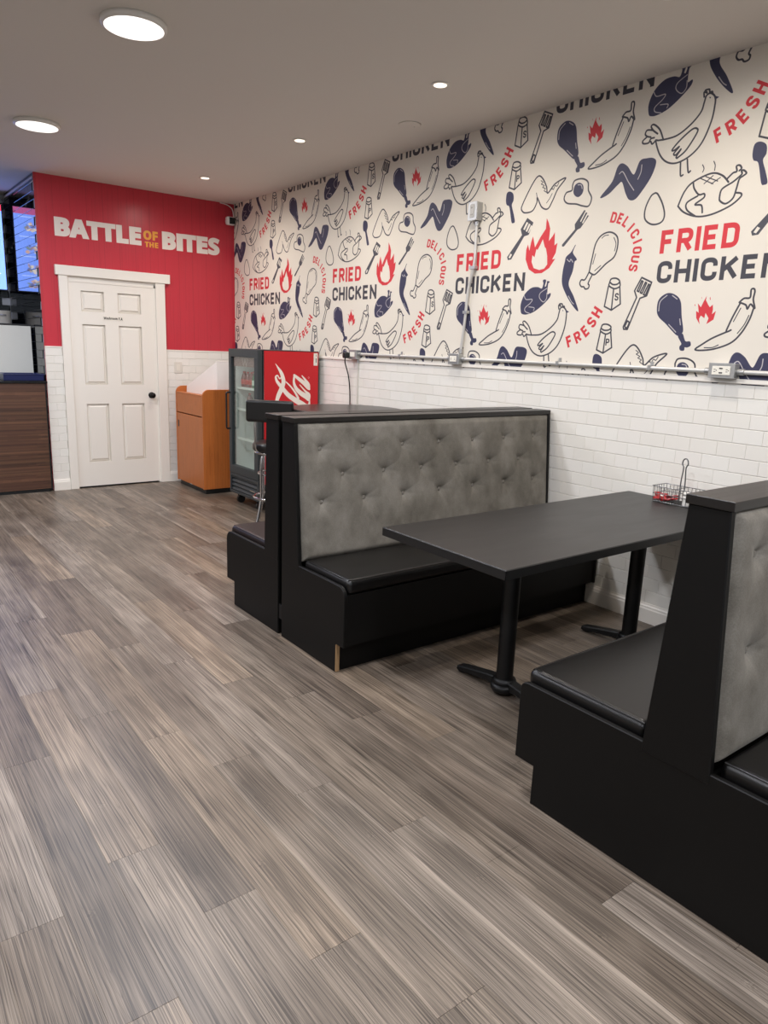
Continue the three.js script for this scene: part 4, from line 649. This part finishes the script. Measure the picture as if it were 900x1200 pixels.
  const pipe = thing('cable_cover', 'thin grey conduit dropping below the outlet box beside the black cord', 'pipe', [W - 0.008, 0, -5.2]); mesh('pipe', rb(-0.006, 0.008, 0.12, CY - 0.05, -0.007, 0.007, 0.003), std(0xd3cec5, 0.5), pipe); mesh('coupling', cyl(0.0125, 0.0125, 0.03, 0.0, CY - 0.06, 0, 12), galvanised, pipe);
  const sw = thing('light_switch', 'white double light switch plate right of the washroom door', 'switch', [3.0, 1.237, -L]);
  mesh('plate', rb(-0.043, 0.043, -0.06, 0.06, -0.001, 0.006, 0.003), std(0xd9d3c8, 0.4), sw); mesh('rocker', rb(-0.02, 0.02, -0.036, 0.036, 0.004, 0.009, 0.002), std(0xe2dccf, 0.35), sw);
  const cam = thing('security_camera', 'small white security camera with black lens face near the ceiling corner', 'camera', [3.612, 2.8, -L - 0.012]);
  mesh('mount', new THREE.CylinderGeometry(0.032, 0.036, 0.02, 24).rotateX(Math.PI / 2).translate(0, 0, 0.01), plasticWhite, cam);
  mesh('housing', rb(-0.05, 0.05, -0.042, 0.042, 0.02, 0.085, 0.02, 4), plasticWhite, cam); mesh('lens_face', rb(-0.026, 0.04, -0.033, 0.033, 0.08, 0.088, 0.003), plasticBlack, cam);
  mesh('cable', tube([[0.048, 0.02, 0.03], [0.05, 0.08, 0.02], [0.035, 0.13, 0.02], [-0.02, 0.165, 0.015], [-0.1, 0.176, 0.012]], 0.005, 40, 8), plasticWhite, cam);
}

// ================================================================== CEILING FITTINGS
{
  const lensGeo = new THREE.CylinderGeometry(0.137, 0.137, 0.006, 48), discGeo = lathe([[0.137, -0.026], [0.15, -0.024], [0.153, -0.016], [0.153, 0], [0.137, 0], [0.137, -0.02]], 0, 0, 0, 56);
  const ring = std(0xe9e6e0, 0.4), glow = new THREE.MeshStandardMaterial({ color: 0xffffff, emissive: 0xfffaf2, emissiveIntensity: 1.6 });
  const disc = (x, z, label, group) => {
    const o = thing('ceiling_light', label, 'light', [x, H, z], 0, group); mesh('rim', discGeo, ring, o); const lens = mesh('lens', lensGeo, glow, o); lens.position.y = -0.0235; lens.userData.label = 'glowing white lens';
    const l = new THREE.RectAreaLight(DISC_COLOR, DISC_POWER, 0.243, 0.243); l.name = 'lens_lamp'; l.position.y = -0.0275; l.rotation.x = -Math.PI / 2; o.add(l);
  };
  disc(1.327, -3.81, 'large round white ceiling light, nearer of the two above the aisle');
  disc(1.351, -5.94, 'large round white ceiling light, farther one towards the red wall');
  for (const [x, z] of [[1.33, -1.68], [1.33, 0.45], [-1.0, -3.81], [-1.0, -1.68], [-1.0, 0.45], [-1.0, -5.94]]) disc(x, z, 'large round white ceiling light outside the picture', 'round ceiling lights outside the picture');
  const potRing = lathe([[0.036, -0.001], [0.036, -0.005], [0.046, -0.007], [0.052, -0.003], [0.052, 0], [0.046, 0]], 0, 0, 0, 32), potLens = new THREE.CylinderGeometry(0.037, 0.037, 0.004, 32);
  const potGlow = new THREE.MeshStandardMaterial({ color: 0xffffff, emissive: 0xffe9cf, emissiveIntensity: 2.2 });
  const pot = (z, label, group) => {
    const o = thing('downlight', label, 'light', [2.92, H, z], 0, group); mesh('trim_ring', potRing, ring, o); const lens = mesh('lens', potLens, potGlow, o); lens.position.y = -0.004; lens.userData.label = 'warm glowing lens';
    const l = new THREE.SpotLight(SPOT_COLOR, SPOT_POWER, 0, 1.5, 1, 2); l.name = 'lens_lamp'; l.position.y = -0.012; l.castShadow = true; l.shadow.radius = 2; l.target.position.set(0, -2, 0); o.add(l); o.add(l.target); l.target.name = 'lamp_aim';
  };
  pot(-1.985, 'small recessed downlight at the top edge of the picture');
  pot(-3.41, 'small recessed downlight above the black table and booth');
  pot(-4.96, 'small recessed downlight above the round high table');
  pot(-6.65, 'small recessed downlight nearest the red wall');
  for (const z of [-0.45, 1.1]) pot(z, 'small recessed downlight outside the picture', 'recessed downlights outside the picture');
  const cp = thing('cover_plate', 'blank round cover plate on the ceiling near the mural', 'plate', [3.26, H, -4.1]);
  mesh('plate', lathe([[0, -0.007], [0.062, -0.007], [0.072, -0.004], [0.076, 0], [0, 0]], 0, 0, 0, 40), ceilingPaint, cp); mesh('screw', cyl(0.004, 0.004, 0.002, 0.04, -0.0078, 0, 10), galvanised, cp);
}

renderer.render(scene, camera);
